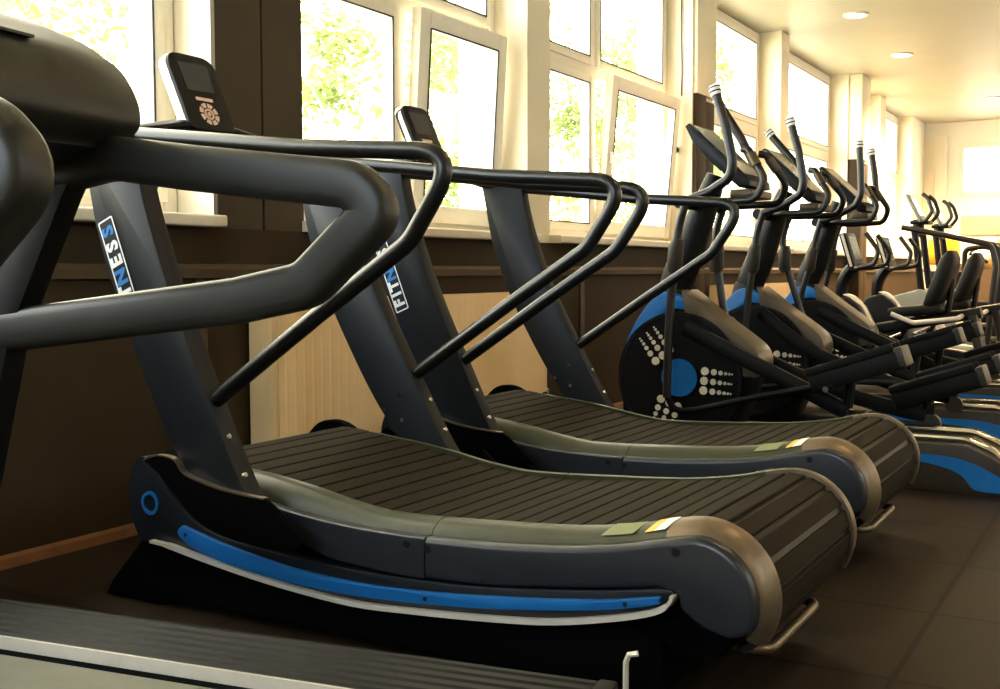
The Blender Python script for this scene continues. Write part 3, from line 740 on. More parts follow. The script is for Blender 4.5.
# ================================================================== FOREGROUND TREADMILL (cut by the frame)
def build_front_machine():
    global ORG
    ORG = Vector((0, 0, 0))
    T = thing('motor_treadmill', 'dark treadmill in the left corner with thick olive black loop handle and ridged foot rail', 'treadmill', (-1.2, 1.55, 0), rotz=R(9))
    # local frame: x along the machine (0 = world -1.2), y across (0 = far foot rail edge plane)
    def L(pts): return pts
    for sy, nm in ((0.0, 'far'), (-0.80, 'near')):
        y0 = sy - 0.015
        loop = fillet([(-0.72, y0, 1.05), (-0.56, y0, 1.078), (-0.37, y0, 1.052), (-0.03, y0, 1.012), (0.02, y0, 0.965), (-0.125, y0, 0.835), (-0.27, y0, 0.806), (-0.72, y0, 0.752), (-1.02, y0, 0.715)],
                      [0, 0.2, 0.4, 0.055, 0.045, 0.09, 0.15, 0.3, 0], 8)
        n = len(loop)
        rr = [0.043]*n
        G().tube(loop, rr, 24, ry=0.034, squircle=True).obj('loop_handle', M['padded'], T)
        prof = fl2([(-0.80, 0.735), (-0.66, 1.00), (-0.60, 1.10), (-0.72, 1.10), (-0.92, 0.735), (-1.10, 0.15), (-0.97, 0.13)], [0.05, 0.1, 0.01, 0.01, 0.1, 0.02, 0.02])
        up = G().prism(prof, y0-0.03, y0+0.025).obj('upright_post', M['deepblack'], T, bevel=0.008)
        G().prism(fl2([(-0.94, 0.735), (-0.745, 1.10), (-0.80, 1.20), (-1.02, 0.95), (-1.05, 0.72)], 0.02), y0-0.025, y0+0.02).obj('post_lit_side', M['olive'], up, bevel=0.006)  # light olive slab paints the post side that faces the light
        G().disc((-0.735, y0-0.03, 1.075), (0, 1, 0), 0.007, 0.008, 12).obj('bolt', M['chrome'], up)
        # foot rail: long ridged board with bright inner edge
        g = G(); prof = []
        for k in range(37):
            yy = -0.18 + 0.18*k/36
            zz = 0.172 + (0.0035 if (k % 6) in (2, 3, 4) and 2 < k < 34 else 0.0)
            prof.append((yy, zz))
        prof += [(0.0, 0.10), (-0.18, 0.10)]
        off = 0 if nm == 'far' else -0.62
        secs = []
        for xx in (-0.95, 0.42): secs.append([Vector((xx, yy+off, zz)) for yy, zz in prof])
        fr = G().loft(secs).obj('foot_rail', M['ridged'], T, sharp=25)
        ye = -0.183 if nm == 'far' else -0.617
        G().box(-0.95, 0.42, ye-0.002, ye+0.003, 0.15, 0.1745).obj('rail_edge', M['silver'], fr)
        G().box(0.421, 0.455, off-0.18, off, 0.09, 0.178).obj('end_cap', M['deepblack'], fr, bevel=0.006)
    # belt, deck, hood
    G().box(-0.95, 0.40, -0.60, -0.20, 0.10, 0.150).obj('running_belt', M['olive'], T, bevel=0.008)
    G().box(-1.05, 0.43, -0.80, 0.0, 0.03, 0.102).obj('deck', M['deepblack'], T, bevel=0.008)
    G().prism(fl2([(-1.30, 0.03), (-0.92, 0.03), (-0.90, 0.18), (-1.0, 0.27), (-1.22, 0.29), (-1.30, 0.2)], 0.05), -0.80, 0.0).obj('motor_hood', M['deepblack'], T, bevel=0.015)
    for sy in (-0.72, -0.08):
        for sx in (-1.1, 0.30): G().disc((sx, sy, 0.016), (0, 0, 1), 0.035, 0.032, 14).obj('rubber_foot', M['deepblack'], T)
    G().tube([(0.47, -0.012, 0.06), (0.47, -0.012, 0.215), (0.475, -0.012, 0.228), (0.49, -0.012, 0.232)], 0.005, 8).obj('latch_rod', M['silver'], T)
    G().box(0.44, 0.48, -0.03, 0.0, 0.03, 0.10).obj('latch_bracket', M['deepblack'], T, bevel=0.004)
    # console housing across both posts
    prof = sm2([(-0.56, 1.10), (-0.518, 1.13), (-0.512, 1.165), (-0.525, 1.205), (-0.56, 1.258), (-0.62, 1.30), (-0.68, 1.335), (-0.74, 1.345), (-0.86, 1.35), (-0.98, 1.30), (-1.02, 1.20), (-0.95, 1.10), (-0.80, 1.06), (-0.66, 1.06), (-0.54, 1.10)], 4)[:-1]
    secs = []
    for k in range(9):
        t = k/8; yv = -0.84 + 0.88*t; s = 1 - 0.10*abs(2*t-1)**6
        secs.append([Vector((-0.76+(x+0.76)*s, yv, 1.20+(z-1.20)*s)) for x, z in prof])
    con = G().loft(secs).obj('console', M['padded'], T, sharp=60)
    G().box(-0.62, -0.56, -0.6, -0.2, 1.27, 1.275, Matrix.Rotation(0, 4, 'Y')).obj('screen', M['screen'], con)
    return T
build_front_machine()

# ================================================================== ELLIPTICALS
def build_elliptical(label, near_fwd, sws):
    global ORG
    ORG = Vector((-1.3, 0, 0)); YC = 4.62
    T = thing('elliptical_trainer', label, 'elliptical trainer', (-1.325, YC, 0), 'elliptical trainers in a row')
    # base beam and feet
    G().box(-2.02, -0.75, -0.05, 0.05, 0.045, 0.10).obj('base_beam', M['black'], T, bevel=0.01)
    for x in (-1.98, -1.15):
        f = G().tube([(x, -0.27, 0.055), (x, -0.25, 0.05), (x, 0.25, 0.05), (x, 0.27, 0.055)], 0.028, 12, upv=(0, 0, 1)).obj('cross_foot', M['black'], T)
        for s in (-1, 1): G().disc((x, s*0.22, 0.014), (0, 0, 1), 0.03, 0.028, 14).obj('rubber_foot', M['deepblack'], f)
    # rear track base
    prof = fl2([(-1.25, 0.0), (-1.27, 0.10), (-1.10, 0.188), (-0.57, 0.192), (-0.47, 0.15), (-0.36, 0.06), (-0.34, 0.0)], [0, 0.03, 0.05, 0.06, 0.08, 0.03, 0], 6)
    G().prism(prof, -0.205, 0.205).obj('track_base', M['greycover'], T, bevel=0.006)
    for s in (-1, 1):
        side = sm2([(-1.10, 0.150), (-0.90, 0.149), (-0.72, 0.148), (-0.62, 0.143), (-0.54, 0.124), (-0.46, 0.088), (-0.40, 0.055), (-0.365, 0.028)], 4) + sm2([(-0.40, 0.018), (-0.515, 0.02), (-0.545, 0.034), (-0.575, 0.07), (-0.62, 0.094), (-0.70, 0.112), (-0.80, 0.120), (-0.95, 0.125), (-1.10, 0.128)], 4)
        G().prism(side, s*0.2035, s*0.2095).obj('blue_side_panel', M['blue'], T)
        rl = fillet([(-1.05, s*0.11, 0.205), (-0.58, s*0.11, 0.205), (-0.48, s*0.11, 0.165), (-0.38, s*0.11, 0.075)], [0, 0.12, 0.1, 0], 8)
        tk = G().tube(rl, 0.011, 10, ry=0.032, squircle=True).obj('track_rail', M['chrome'], T)
        rl2 = [p + Vector((0.0, 0, 0.010)) for p in rl[:-6]]
        G().tube(rl2, 0.003, 6, ry=0.010).obj('track_groove', M['deepblack'], tk)
    # flywheel housing
    cx, cz = -1.785, 0.385
    hp = sm2([(-2.03, 0.06), (-2.065, 0.22), (-2.06, 0.38), (-2.02, 0.52), (-1.95, 0.635), (-1.865, 0.70), (-1.80, 0.715), (-1.72, 0.69), (-1.60, 0.63), (-1.50, 0.565), (-1.455, 0.50), (-1.45, 0.40), (-1.48, 0.28), (-1.53, 0.17), (-1.58, 0.06)], 4)
    G().prism(hp, -0.085, 0.085).obj('flywheel_housing', M['hull'], T, bevel=0.012)
    for s in (-1, 1):
        fw = G().disc((cx, s*0.092, cz), (0, s, 0), 0.298, 0.022, 48, 0.286).obj('flywheel_disc', M['hull'], T)
        G().ring((cx, s*0.102, cz), (0, 1, 0), 0.284, 0.008, 0.008, 48).obj('disc_rim', M['black'], fw)
        G().disc((cx+0.005, s*0.105, cz), (0, s, 0), 0.084, 0.010, 28).obj('blue_hub', M['blue'], fw)
        for ang in (-4, 128, 250):
            g = G(); a = R(ang); d = Vector((math.cos(a), 0, math.sin(a))); p = Vector((-d.z, 0, d.x))
            for j in (-1, 0, 1):
                r0 = 0.122; rad = 0.0185
                for k in range(6):
                    c = Vector((cx, s*0.104, cz)) + d*r0 + p*j*0.043
                    g.disc(c, (0, s, 0), rad, 0.005, 12)
                    r0 += rad*2.25; rad = max(0.0035, rad*0.74)
            g.obj('dot_pattern', M['dots'], fw)
    # blue crest over the housing
    outer = sm2([(-2.075, 0.42), (-2.045, 0.53), (-1.985, 0.645), (-1.91, 0.735), (-1.85, 0.765), (-1.79, 0.75), (-1.73, 0.715), (-1.68, 0.675)], 4)
    inn = sm2([(-1.69, 0.665), (-1.72, 0.672), (-1.76, 0.685), (-1.83, 0.685), (-1.90, 0.635), (-1.96, 0.56), (-2.01, 0.47), (-2.04, 0.40)], 4)
    G().prism(outer + inn, -0.098, 0.098).obj('blue_crest', M['blue'], T, bevel=0.008)
    # sloping grey cover, warm reflection tinted in as bronze
    top = sm2([(-1.775, 0.775), (-1.72, 0.735), (-1.62, 0.658), (-1.50, 0.575), (-1.435, 0.52), (-1.415, 0.46), (-1.435, 0.40)], 5)
    low = sm2([(-1.49, 0.40), (-1.50, 0.45), (-1.54, 0.49), (-1.62, 0.55), (-1.70, 0.61), (-1.755, 0.65)], 5)
    G().prism(top + low, -0.100, 0.100).obj('top_cover', M['bronze'], T, bevel=0.014, seg=3)
    # mast
    mp = smooth([(-1.86, 0, 0.70), (-1.84, 0, 0.80), (-1.79, 0, 0.92), (-1.755, 0, 1.02), (-1.70, 0, 1.16), (-1.655, 0, 1.28)], 5)
    n = len(mp)
    G().tube(mp, [0.068 + 0.014*math.sin(PI*min(1, i/n*1.1)) - 0.03*(i/n)**2 for i in range(n)], 20, ry=[0.055]*n).obj('mast', M['black'], T)
    G().tube([(-1.87, 0, 0.66), (-1.845, 0, 0.78)], [0.095, 0.085], 20, ry=0.065).obj('mast_collar', M['greycover'], T)
    G().tube([(-1.735, -0.235, 1.15), (-1.735, 0.235, 1.15)], 0.026, 14).obj('pivot_axle', M['black'], T)
    # console
    cprof = [(-1.80, 1.475), (-1.782, 1.49), (-1.49, 1.262), (-1.482, 1.235), (-1.53, 1.225), (-1.68, 1.335), (-1.755, 1.405)]
    ca, sa = math.cos(R(-5)), math.sin(R(-5))
    cprof = [(-1.60 + (x+1.64)*ca - (z-1.36)*sa, 1.355 + (x+1.64)*sa + (z-1.36)*ca) for x, z in cprof]
    c = G().prism(cprof, -0.142, 0.142).obj('console', M['black'], T, bevel=0.004)
    m = Matrix.Translation((-1.5946, 0, 1.3706)) @ Matrix.Rotation(R(43), 4, 'Y')
    G().box(-0.165, 0.15, -0.126, 0.126, -0.004, 0.004, m).obj('screen', M['console_glass'], c)
    G().box(-1.545, -1.445, -0.14, 0.14, 1.170, 1.205, Matrix.Identity(4)).obj('console_tray', M['bronze'], c, bevel=0.008)
    # static grips
    for s in (-1, 1):
        gp = fillet([(-1.70, s*0.03, 1.165), (-1.66, s*0.16, 1.150), (-1.42, s*0.17, 1.155), (-1.385, s*0.155, 1.24), (-1.47, s*0.12, 1.37), (-1.50, s*0.11, 1.375)], [0, 0.05, 0.06, 0.06, 0.02, 0], 7)
        h = G().tube(gp, 0.0165, 12).obj('static_grip', M['rail'], T)
        G().tube([(-1.425, s*0.141, 1.30), (-1.458, s*0.125, 1.352)], 0.0205, 12).obj('pulse_sensor', M['bronze'], h)
    # swing arms: near one forward, far one back
    for s, sw in ((-1, sws[0]), (1, sws[1])):
        yv = s*0.235
        top = [(-1.595+sw*1.15, yv*1.03, 1.595-sw*0.05), (-1.545+sw*0.75, yv*1.03, 1.46), (-1.505+sw*0.4, yv*1.02, 1.31), (-1.512+sw*0.15, yv, 1.245), (-1.60, yv, 1.19), (-1.70, yv, 1.155)]
        arm = G().tube(fillet(top, [0, 0.3, 0.12, 0.07, 0.1, 0], 7), 0.0205, 14).obj('swing_arm', M['rail'], T)
        d = (Vector(top[0]) - Vector(top[1])).normalized(); t0 = Vector(top[0])
        g = G().tube([t0 - d*0.005, t0 + d*0.012, t0 + d*0.034, t0 + d*0.040], [0.0235, 0.025, 0.0235, 0.016], 16)
        g.obj('grip_cap', M['white'], arm)
        g = G().ring(t0 + d*0.010, d, 0.0245, 0.0015, 0.006, 20); g.box(-0.010, 0.014, -0.006, 0.006, -0.002, 0.003, Matrix.Translation(t0 + d*0.040)); g.ring(t0+d*0.028, d, 0.0235, 0.002, 0.004, 20)
        g.obj('cap_print', M['deepblack'], arm)
        lo = [(-1.70, yv, 1.165), (-1.735, yv, 1.05), (-1.745-sw*0.1, yv, 0.93), (-1.760-sw*0.5, yv, 0.73), (-1.762-sw*0.9, yv, 0.52), (-1.760-sw*1.2, yv, 0.31)]
        la = G().tube(smooth(lo, 5), 0.0185, 12).obj('lower_arm', M['rail'], T)
        G().tube([(-1.735-sw*0.05, yv, 0.995), (-1.745-sw*0.1, yv, 0.96), (-1.752-sw*0.15, yv, 0.87), (-1.757-sw*0.2, yv, 0.85)], [0.026, 0.034, 0.034, 0.026], 14).obj('boot', M['greycover'], la)
        # crank, pedal bar and foot plate
        f_ = (s < 0) == near_fwd; up = 0.0 if f_ else -0.10; fx = 0.0 if f_ else 0.24
        yb = s*0.16
        bar_ = [(-1.73, yb, 0.61-up*0.3), (-1.45, yb*1.1, 0.485+up*0.4), (-1.18+fx*0.5, yb*1.2, 0.365+up*0.6), (-1.02+fx, yb*1.2, 0.29+up*0.4)]
        G().tube(smooth(bar_, 4), 0.034, 12, ry=0.022, squircle=True).obj('pedal_bar', M['hull'], T)
        G().tube(smooth([(-1.760-sw*1.2, yv, 0.32), (-1.69-sw, yv, 0.255), (-1.40, yv, 0.33+up*0.3), (-1.05+fx*0.8, yv*0.98, 0.41+up)], 5), 0.014, 10).obj('link_rod', M['hull'], T)
        G().disc((-1.0+fx, yb*1.2, 0.215), (0, 1, 0), 0.04, 0.035, 20).obj('roller_wheel', M['greycover'], T)
        G().tube([(-1.0+fx, yb*1.2, 0.30), (-1.0+fx, yb*1.2, 0.215)], 0.016, 8).obj('wheel_fork', M['black'], T)
        m = Matrix.Translation((-0.975+fx, s*0.215, 0.478+up)) @ Matrix.Rotation(R(-19), 4, 'Y')
        p = G().box(-0.19, 0.19, -0.075, 0.075, -0.055, 0.02, m).obj('foot_plate', M['hull'], T, bevel=0.010)
        g = G().box(-0.19, 0.165, -0.078, -0.066, 0.018, 0.05, m).box(-0.19, 0.165, 0.066, 0.078, 0.018, 0.05, m).box(-0.19, -0.178, -0.066, 0.066, 0.018, 0.05, m)
        g.obj('plate_rim', M['hull'], p, bevel=0.004)
        G().box(0.165, 0.195, -0.076, 0.076, -0.050, 0.030, m).obj('plate_end', M['greycover'], p, bevel=0.006)
        G().tube([(-1.02+fx, yb*1.2, 0.31+up*0.4), (-1.0+fx, s*0.2, 0.47+up)], 0.022, 10).obj('plate_bracket', M['black'], p)
        G().disc((-1.08+fx, s*0.30, 0.39+up), (0, 1, 0), 0.012, 0.02, 12).obj('bolt', M['chrome'], p)
        G().tube([(-1.06+fx, yv*0.98, 0.41+up), (-1.06+fx, s*0.31, 0.395+up)], 0.011, 8).obj('pivot_pin', M['black'], p)
    ORG = Vector((0, 0, 0))
    return T
build_elliptical('nearest elliptical trainer, black flywheel with blue hub facing the curved treadmills', True, (0.02, -0.105))
EL = build_elliptical('second elliptical trainer in the row, its upright swing arm standing before a window', False, (0.03, -0.19))
EL.location = (-1.34, 5.73, 0)
E3 = build_elliptical('third elliptical trainer, farthest of the row, in front of the recumbent bikes', True, (0.10, 0.07))
E3.location = (-1.34, 6.86, 0)

# ================================================================== RECUMBENT BIKES
def build_recumbent(label, grp):
    global ORG
    ORG = Vector((-1.5, 0, 0))
    T = thing('recumbent_bike', label, 'exercise bike', (-1.5, 8.05, 0), grp)
    prof = fl2([(-2.10, 0.08), (-2.10, 0.45), (-2.02, 0.64), (-1.90, 0.675), (-1.80, 0.60), (-1.70, 0.40), (-1.66, 0.20), (-1.70, 0.08)], [0.04, 0.1, 0.06, 0.05, 0.1, 0.1, 0.08, 0.03])
    h = G().prism(prof, -0.13, 0.13).obj('drive_housing', M['deepblack'], T, bevel=0.02, seg=3)
    st = sm2([(-1.92, 0.69), (-1.86, 0.668), (-1.79, 0.59), (-1.715, 0.42), (-1.67, 0.25)], 5)
    sec = [[Vector((x, yy, z)) for yy in (-0.05, 0.05)] + [Vector((x-0.02, yy, z-0.008)) for yy in (0.05, -0.05)] for x, z in st]
    G().loft(sec).obj('white_stripe', M['pvc'], h)
    for x in (-2.0, -0.95):
        f = G().tube([(x, -0.26, 0.05), (x, 0.26, 0.05)], 0.032, 12, upv=(0, 0, 1)).obj('cross_foot', M['black'], T)
        for s in (-1, 1): G().disc((x, s*0.22, 0.011), (0, 0, 1), 0.03, 0.022, 12).obj('rubber_foot', M['deepblack'], f)
    G().tube([(-1.95, 0, 0.12), (-1.4, 0, 0.20), (-0.92, 0, 0.12)], 0.05, 12, ry=0.06, squircle=True).obj('frame_beam', M['black'], T)
    G().tube([(-1.70, 0, 0.44), (-1.0, 0, 0.57)], 0.04, 12, ry=0.05, squircle=True).obj('seat_rail', M['black'], T)
    G().tube([(-1.05, 0, 0.55), (-0.96, 0, 0.10)], 0.035, 12, ry=0.09, squircle=True).obj('rear_strut', M['greycover'], T)
    # console mast and console
    G().tube(smooth([(-1.96, 0, 0.62), (-1.95, 0, 0.76), (-1.90, 0, 0.86), (-1.84, 0, 0.90)], 5), 0.045, 12, ry=0.06).obj('console_mast', M['black'], T)
    m = Matrix.Translation((-1.89, 0, 1.0)) @ Matrix.Rotation(R(-17), 4, 'Y')
    c = G().box(-0.025, 0.025, -0.15, 0.15, -0.13, 0.13, m).obj('console', M['black'], T, bevel=0.012)
    G().box(0.022, 0.030, -0.11, 0.11, -0.08, 0.10, m).obj('screen', M['screen'], c)
    G().tube([m @ Vector((0.0, -0.152, -0.12)), m @ Vector((0.0, -0.152, 0.12))], 0.010, 8).obj('bezel', M['silver'], c)
    for s in (-1, 1):
        b = fillet([(-1.88, s*0.04, 0.875), (-1.80, s*0.20, 0.875), (-1.68, s*0.21, 0.90), (-1.66, s*0.20, 1.0), (-1.75, s*0.18, 1.12)], [0, 0.06, 0.06, 0.06, 0], 6)
        G().tube(b, 0.017, 10).obj('front_handle', M['rail'], T)
    # seat and back
    m = Matrix.Translation((-1.40, 0, 0.58)) @ Matrix.Rotation(R(-6), 4, 'Y')
    G().box(-0.20, 0.17, -0.20, 0.20, -0.035, 0.035, m).obj('seat', M['vinyl'], T, bevel=0.03, seg=4)
    secs = []
    for k in range(9):
        t = k/8; z = 0.575 + 0.42*t; x = -1.335 + 0.07*math.sin(t*PI*0.5) + 0.065*t
        wd = 0.225 - 0.075*t**2 - 0.03*(1-t)**3; th = 0.065*(1-0.35*abs(2*t-1)**3)
        if k in (0, 8): th *= 0.5; wd *= 0.86
        ring = []
        for q in range(20):
            a = 2*PI*q/20; ca, sa = math.cos(a), math.sin(a)
            ring.append(Vector((x + th*math.copysign(abs(ca)**0.6, ca), wd*math.copysign(abs(sa)**0.6, sa), z)))
        secs.append(ring)
    G().loft(secs).obj('backrest', M['vinyl'], T, sharp=60)
    G().tube([(-1.22, 0, 0.56), (-1.19, 0, 0.80)], 0.02, 10, ry=0.05).obj('back_bracket', M['black'], T)
    for s in (-1, 1):
        b = fillet([(-1.12, s*0.05, 0.545), (-1.12, s*0.27, 0.535), (-1.40, s*0.28, 0.50), (-1.55, s*0.28, 0.56)], [0, 0.05, 0.08, 0], 6)
        G().tube(b, 0.017, 10).obj('seat_handle', M['silver'] if s < 0 else M['rail'], T)
        m = Matrix.Translation((-1.66+0.10*s, s*0.22, 0.30+0.1*s)) @ Matrix.Rotation(R(25), 4, 'Y')
        p = G().box(-0.02, 0.02, -0.05, 0.05, -0.06, 0.06, m).obj('pedal', M['black'], T, bevel=0.006)
        G().tube([(-1.72, s*0.13, 0.33), (-1.72, s*0.155, 0.33), (-1.66+0.10*s, s*0.17, 0.30+0.1*s)], 0.014, 8).obj('crank', M['chrome'], p)
    ORG = Vector((0, 0, 0))
    return T
RB = build_recumbent('nearer recumbent exercise bike, black padded backrest beyond the third elliptical', 'recumbent bikes')
dup(RB, (-1.5+0.03, 9.1, 0), 'farther recumbent exercise bike, its backrest close to the long slanting handrail')

# ================================================================== STAIR CLIMBERS (far)
def build_climber():
    global ORG
    ORG = Vector((-1.5, 0, 0))
    T = thing('stair_climber', 'nearer far machine with grey green shell and slanting black handrail', 'stair climber', (-1.5, 10.4, 0), 'far machines with tilted consoles')
    prof = fl2([(-2.18, 0.02), (-2.20, 0.45), (-2.10, 0.60), (-1.78, 0.695), (-1.69, 0.66), (-1.66, 0.40), (-1.55, 0.20), (-1.10, 0.12), (-1.08, 0.02)], [0.03, 0.1, 0.08, 0.05, 0.06, 0.1, 0.08, 0.04, 0.02])
    G().prism(prof, -0.24, 0.24).obj('shell', M['greyshell'], T, bevel=0.04, seg=3)
    G().box(-1.62, -0.70, -0.22, 0.22, 0.0, 0.16).obj('step_base', M['black'], T, bevel=0.02)
    for k in range(3): G().box(-1.60+0.22*k, -1.40+0.22*k, -0.20, 0.20, 0.30-0.07*k, 0.335-0.07*k).obj('step', M['black'], T, bevel=0.006)
    for s in (-1, 1):
        G().tube([(-1.77, s*0.20, 0.66), (-1.84, s*0.20, 1.18)], 0.030, 12).obj('post', M['black'], T)
        r = fillet([(-1.95, s*0.22, 1.245), (-1.6, s*0.22, 1.17), (-1.20, s*0.22, 1.08), (-1.16, s*0.22, 0.92), (-1.22, s*0.22, 0.12)], [0, 0.3, 0.10, 0.2, 0], 8)
        G().tube(r, 0.026, 12).obj('handrail', M['rail'], T)
        h = fillet([(-1.86, s*0.06, 1.29), (-1.76, s*0.16, 1.30), (-1.70, s*0.17, 1.38), (-1.74, s*0.16, 1.50), (-1.79, s*0.15, 1.54)], [0, 0.05, 0.06, 0.1, 0], 6)
        G().tube(h, 0.017, 10).obj('front_handle', M['rail'], T)
    G().tube([(-1.84, -0.22, 1.19), (-1.84, 0.22, 1.19)], 0.03, 12).obj('console_beam', M['black'], T)
    G().tube([(-1.84, 0, 1.19), (-1.85, 0, 1.32)], 0.05, 12).obj('console_neck', M['black'], T)
    m = Matrix.Translation((-1.87, 0, 1.42)) @ Matrix.Rotation(R(-28), 4, 'Y')
    c = G().box(-0.015, 0.015, -0.15, 0.15, -0.14, 0.14, m).obj('console', M['greyshell'], T, bevel=0.010)
    G().box(0.012, 0.018, -0.12, 0.12, -0.09, 0.11, m).obj('screen', M['screen'], c)
    G().box(-1.90, -1.74, -0.13, 0.13, 1.275, 1.305).obj('tray', M['black'], c, bevel=0.008)
    ORG = Vector((0, 0, 0))
    return T
SC = build_climber()
dup(SC, (-1.5, 11.5, 0), 'farther machine of the pair with tilted console, in front of the yellow machine')

# ================================================================== FAR CORNER
def build_weight_machine():
    global ORG
    x, y = -1.75, 13.6
    ORG = Vector((x, y, 0))
    T = thing('weight_machine', 'yellow weight machine near the end wall, seen past the stair climber handrails', 'weight machine', ORG)
    G().box(x-0.55, x+0.45, y-0.35, y+0.35, 0, 0.07).obj('base_frame', M['black'], T, bevel=0.015)
    sh = G().box(x-0.50, x-0.14, y-0.20, y+0.20, 0.07, 0.85).obj('weight_stack', M['black'], T, bevel=0.02)
    sh = G().box(x-0.52, x-0.22, y-0.22, y+0.22, 0.92, 1.22).obj('weight_shroud', M['yellow'], T, bevel=0.03)
    G().box(x+0.22, x+0.40, y-0.16, y+0.16, 0.75, 1.22).obj('shroud_panel', M['yellow'], T, bevel=0.03)
    for s in (-1, 1): G().tube(fillet([(x-0.1, y+s*0.28, 0.05), (x-0.1, y+s*0.28, 1.10), (x+0.33, y+s*0.28, 1.16), (x+0.38, y+s*0.28, 0.05)], 0.08, 6), 0.03, 10).obj('frame_tube', M['black'], T)
    G().box(x-0.02, x+0.28, y-0.2, y+0.2, 0.42, 0.50).obj('seat', M['vinyl'], T, bevel=0.03)
    G().tube([(x+0.1, y, 0.06), (x+0.1, y, 0.43)], 0.04, 10).obj('seat_post', M['black'], T)
    G().tube([(x-0.05, y-0.25, 1.05), (x+0.15, y-0.3, 0.95)], 0.02, 10).obj('lever', M['black'], T)
    G().sphere((x+0.05, y-0.02, 0.98), 0.15, 0.15, 0.12).obj('head_pad', M['pvc'], T)
    ORG = Vector((0, 0, 0))
build_weight_machine()
def build_bench():
    global ORG
    x, y = -0.30, 10.2
    ORG = Vector((x, y, 0))
    T = thing('weight_bench', 'orange padded bench at the right edge, behind the recumbent bikes', 'bench', ORG)
    G().box(x-0.30, x+0.75, y-0.16, y+0.16, 0.47, 0.55).obj('seat_pad', M['orange'], T, bevel=0.03)
    G().tube([(x-0.2, y, 0.44), (x+0.65, y, 0.44)], 0.035, 10).obj('frame_beam', M['black'], T)
    for xx in (x-0.18, x+0.62):
        G().tube([(xx, y, 0.45), (xx, y, 0.05)], 0.03, 10).obj('leg', M['black'], T)
        G().tube([(xx, y-0.25, 0.032), (xx, y+0.25, 0.032)], 0.03, 10, upv=(0, 0, 1)).obj('foot_bar', M['teal'], T)
    ORG = Vector((0, 0, 0))
build_bench()
# tan board and shelf along the end wall
struct(G().box(-2.35, -0.9, YE-0.05, YE-0.001, 1.35, 1.62).obj('trim_8', M['tan'], bevel=0.01), 'tan board on the end wall under the high window')
struct(G().box(-2.5, 3.0, YE-0.04, YE-0.002, 0.0, 0.95).obj('wall_end_panel', M['brown2']), 'brown lower panel of the end wall')

# ================================================================== OUTSIDE
struct(G().box(-60, -3.31, -40, 70, -0.6, -0.5).obj('ground', M['ground']), 'ground outside the windows')
def build_tree(x, y, h, cr, nleaf, label, seed, zlow):
    global ORG
    rnd = random.Random(seed)
    ORG = Vector((x, y, -0.5))
    T = thing('tree', label, 'tree', ORG, 'trees outside the windows')
    g = G().tube(smooth([(x, y, -0.5), (x+0.1, y+0.1, h*0.3), (x-0.05, y-0.1, h*0.6), (x+0.1, y, h*0.85)]), [0.16-0.0065*i for i in range(19)], 10)
    br = []
    for k in range(7):
        a = rnd.uniform(0, 2*PI); z = h*(0.25+0.08*k)
        e = Vector((x + math.cos(a)*cr*0.8, y + math.sin(a)*cr*0.8, z + cr*0.5))
        g.tube(smooth([(x, y, z), ((x+e.x)/2, (y+e.y)/2, z+cr*0.15), e], 4), [0.05-0.005*i for i in range(9)], 6); br.append(e)
    g.obj('trunk', M['bark'], T)
    v = []; f = []
    cl = []
    for k in range(26):
        a = rnd.uniform(0, 2*PI); q = rnd.uniform(0.2, 1)**0.6
        cl.append((Vector((x + math.cos(a)*cr*q, y + math.sin(a)*cr*q, rnd.uniform(zlow, h))), rnd.uniform(0.35, 0.75)))
    for k in range(nleaf):
        c, s = cl[rnd.randrange(len(cl))]
        p = c + Vector((rnd.gauss(0, s*0.6), rnd.gauss(0, s*0.6), rnd.gauss(0, s*0.5)))
        d = Vector((rnd.uniform(-1, 1), rnd.uniform(-1, 1), rnd.uniform(-0.6, 0.6))).normalized(); e = d.orthogonal().normalized()
        l = rnd.uniform(0.06, 0.12); w_ = l*0.42
        n = len(v)
        v += [p - d*l, p + e*w_, p + d*l, p - e*w_]; f.append((n, n+1, n+2, n+3))
    link('foliage', v, f, M['leaf'], T)
    ORG = Vector((0, 0, 0))
TREES = [(-9.5, 12.3, 5.5, 1.9, 7000, 'loose green tree outside the tilted window behind the first treadmill console', 0.6),
         (-10.5, 16.4, 5.8, 1.2, 4500, 'slim sunlit tree outside, seen through the right half of the first tilted window', 0.8),
         (-9.0, 20.8, 6.0, 1.9, 8000, 'pale green tree outside the second tilted window, beside its mullion', 0.6),
         (-12.5, 36.5, 6.0, 1.7, 4000, 'tree outside, seen through the window just right of the brown column', 0.4),
         (-11.5, 8.2, 4.5, 1.3, 1500, 'thin tree outside the leftmost window', 2.0)]
for i, (x, y, h, cr, n, l, zl) in enumerate(TREES): build_tree(x, y, h, cr, n, l, 20+i, zl)

# ================================================================== LIGHT
w = bpy.data.worlds.new('sky'); scn.world = w; w.use_nodes = True
nt = w.node_tree; bg = nt.nodes['Background']
tc = nt.nodes.new('ShaderNodeTexCoord'); sp = nt.nodes.new('ShaderNodeSeparateXYZ'); nt.links.new(tc.outputs['Generated'], sp.inputs[0])
mr = nt.nodes.new('ShaderNodeMapRange'); mr.inputs['From Min'].default_value = -0.5; mr.inputs['From Max'].default_value = 0.5
dp = nt.nodes.new('ShaderNodeVectorMath'); dp.operation = 'DOT_PRODUCT'; dp.inputs[1].default_value = (0.6, -0.8, 0)
nt.links.new(tc.outputs['Generated'], dp.inputs[0]); nt.links.new(dp.outputs['Value'], mr.inputs['Value'])
mx = nt.nodes.new('ShaderNodeMix'); mx.data_type = 'RGBA'
mx.inputs['A'].default_value = (1.0, 0.92, 0.70, 1); mx.inputs['B'].default_value = (0.70, 0.82, 1.0, 1)
nt.links.new(mr.outputs['Result'], mx.inputs['Factor']); nt.links.new(mx.outputs['Result'], bg.inputs['Color'])
bg.inputs['Strength'].default_value = 9.0

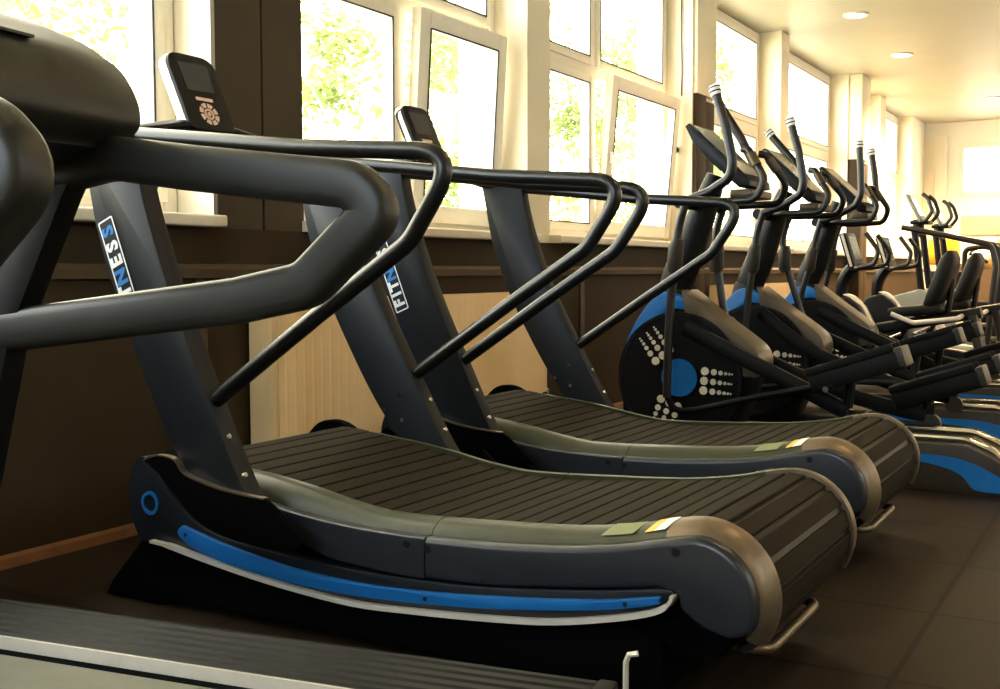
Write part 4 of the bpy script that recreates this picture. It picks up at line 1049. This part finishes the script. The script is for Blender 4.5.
s = bpy.data.lights.new('sun', 'SUN'); s.energy = 30.0; s.color = (1.0, 0.93, 0.75); s.angle = R(1.0)
so = bpy.data.objects.new('sun', s); COL.objects.link(so)
so.rotation_euler = Vector((-0.62, 0.35, -0.75)).to_track_quat('-Z', 'Y').to_euler()

def portal(loc, rot, sx, sy):
    d = bpy.data.lights.new('window_portal', 'AREA'); d.shape = 'RECTANGLE'; d.size = sx; d.size_y = sy; d.cycles.is_portal = True
    o = bpy.data.objects.new('window_portal', d); o.location = loc; o.rotation_euler = rot; COL.objects.link(o)
zc = (SILLZ+CEIL)/2
for a, b in OPEN: portal((-3.2, (a+b)/2, zc), (0, R(-90), 0), CEIL-SILLZ, b-a)
for a, b in ROP: portal((XR+0.16, (a+b)/2, (RZ+CEIL)/2), (0, R(90), 0), CEIL-RZ, b-a)
portal(((BX0+BX1)/2, YB-0.16, (BZ0+BZ1)/2), (R(90), 0, 0), BX1-BX0, BZ1-BZ0)
portal((-1.65, YE+0.15, 2.27), (R(-90), 0, 0), 1.5, 0.74)

# ================================================================== CAMERA
F, CX, CY = 1090.0, 533.0, 340.0
cam = bpy.data.cameras.new('camera'); co = bpy.data.objects.new('camera', cam); COL.objects.link(co)
cam.sensor_width = 36; cam.sensor_fit = 'HORIZONTAL'; cam.lens = F*36/1000
cam.shift_x = (500-CX)/1000; cam.shift_y = -(344.5-CY)/1000
co.location = (0, 0, 0.862); co.rotation_euler = (R(90-3.6745), 0, R(29.4617))
cam.clip_start = 0.02
scn.camera = co
scn.view_settings.view_transform = 'Standard'; scn.view_settings.look = 'None'
scn.view_settings.exposure = 0.75; scn.view_settings.gamma = 1.0; scn.view_settings.use_curve_mapping = False
scn.cycles.use_denoising = True
scn.cycles.max_bounces = 8; scn.cycles.diffuse_bounces = 4; scn.cycles.glossy_bounces = 4; scn.cycles.transparent_max_bounces = 12
scn.cycles.sample_clamp_indirect = 6.0
scn.cycles.caustics_reflective = False; scn.cycles.caustics_refractive = False
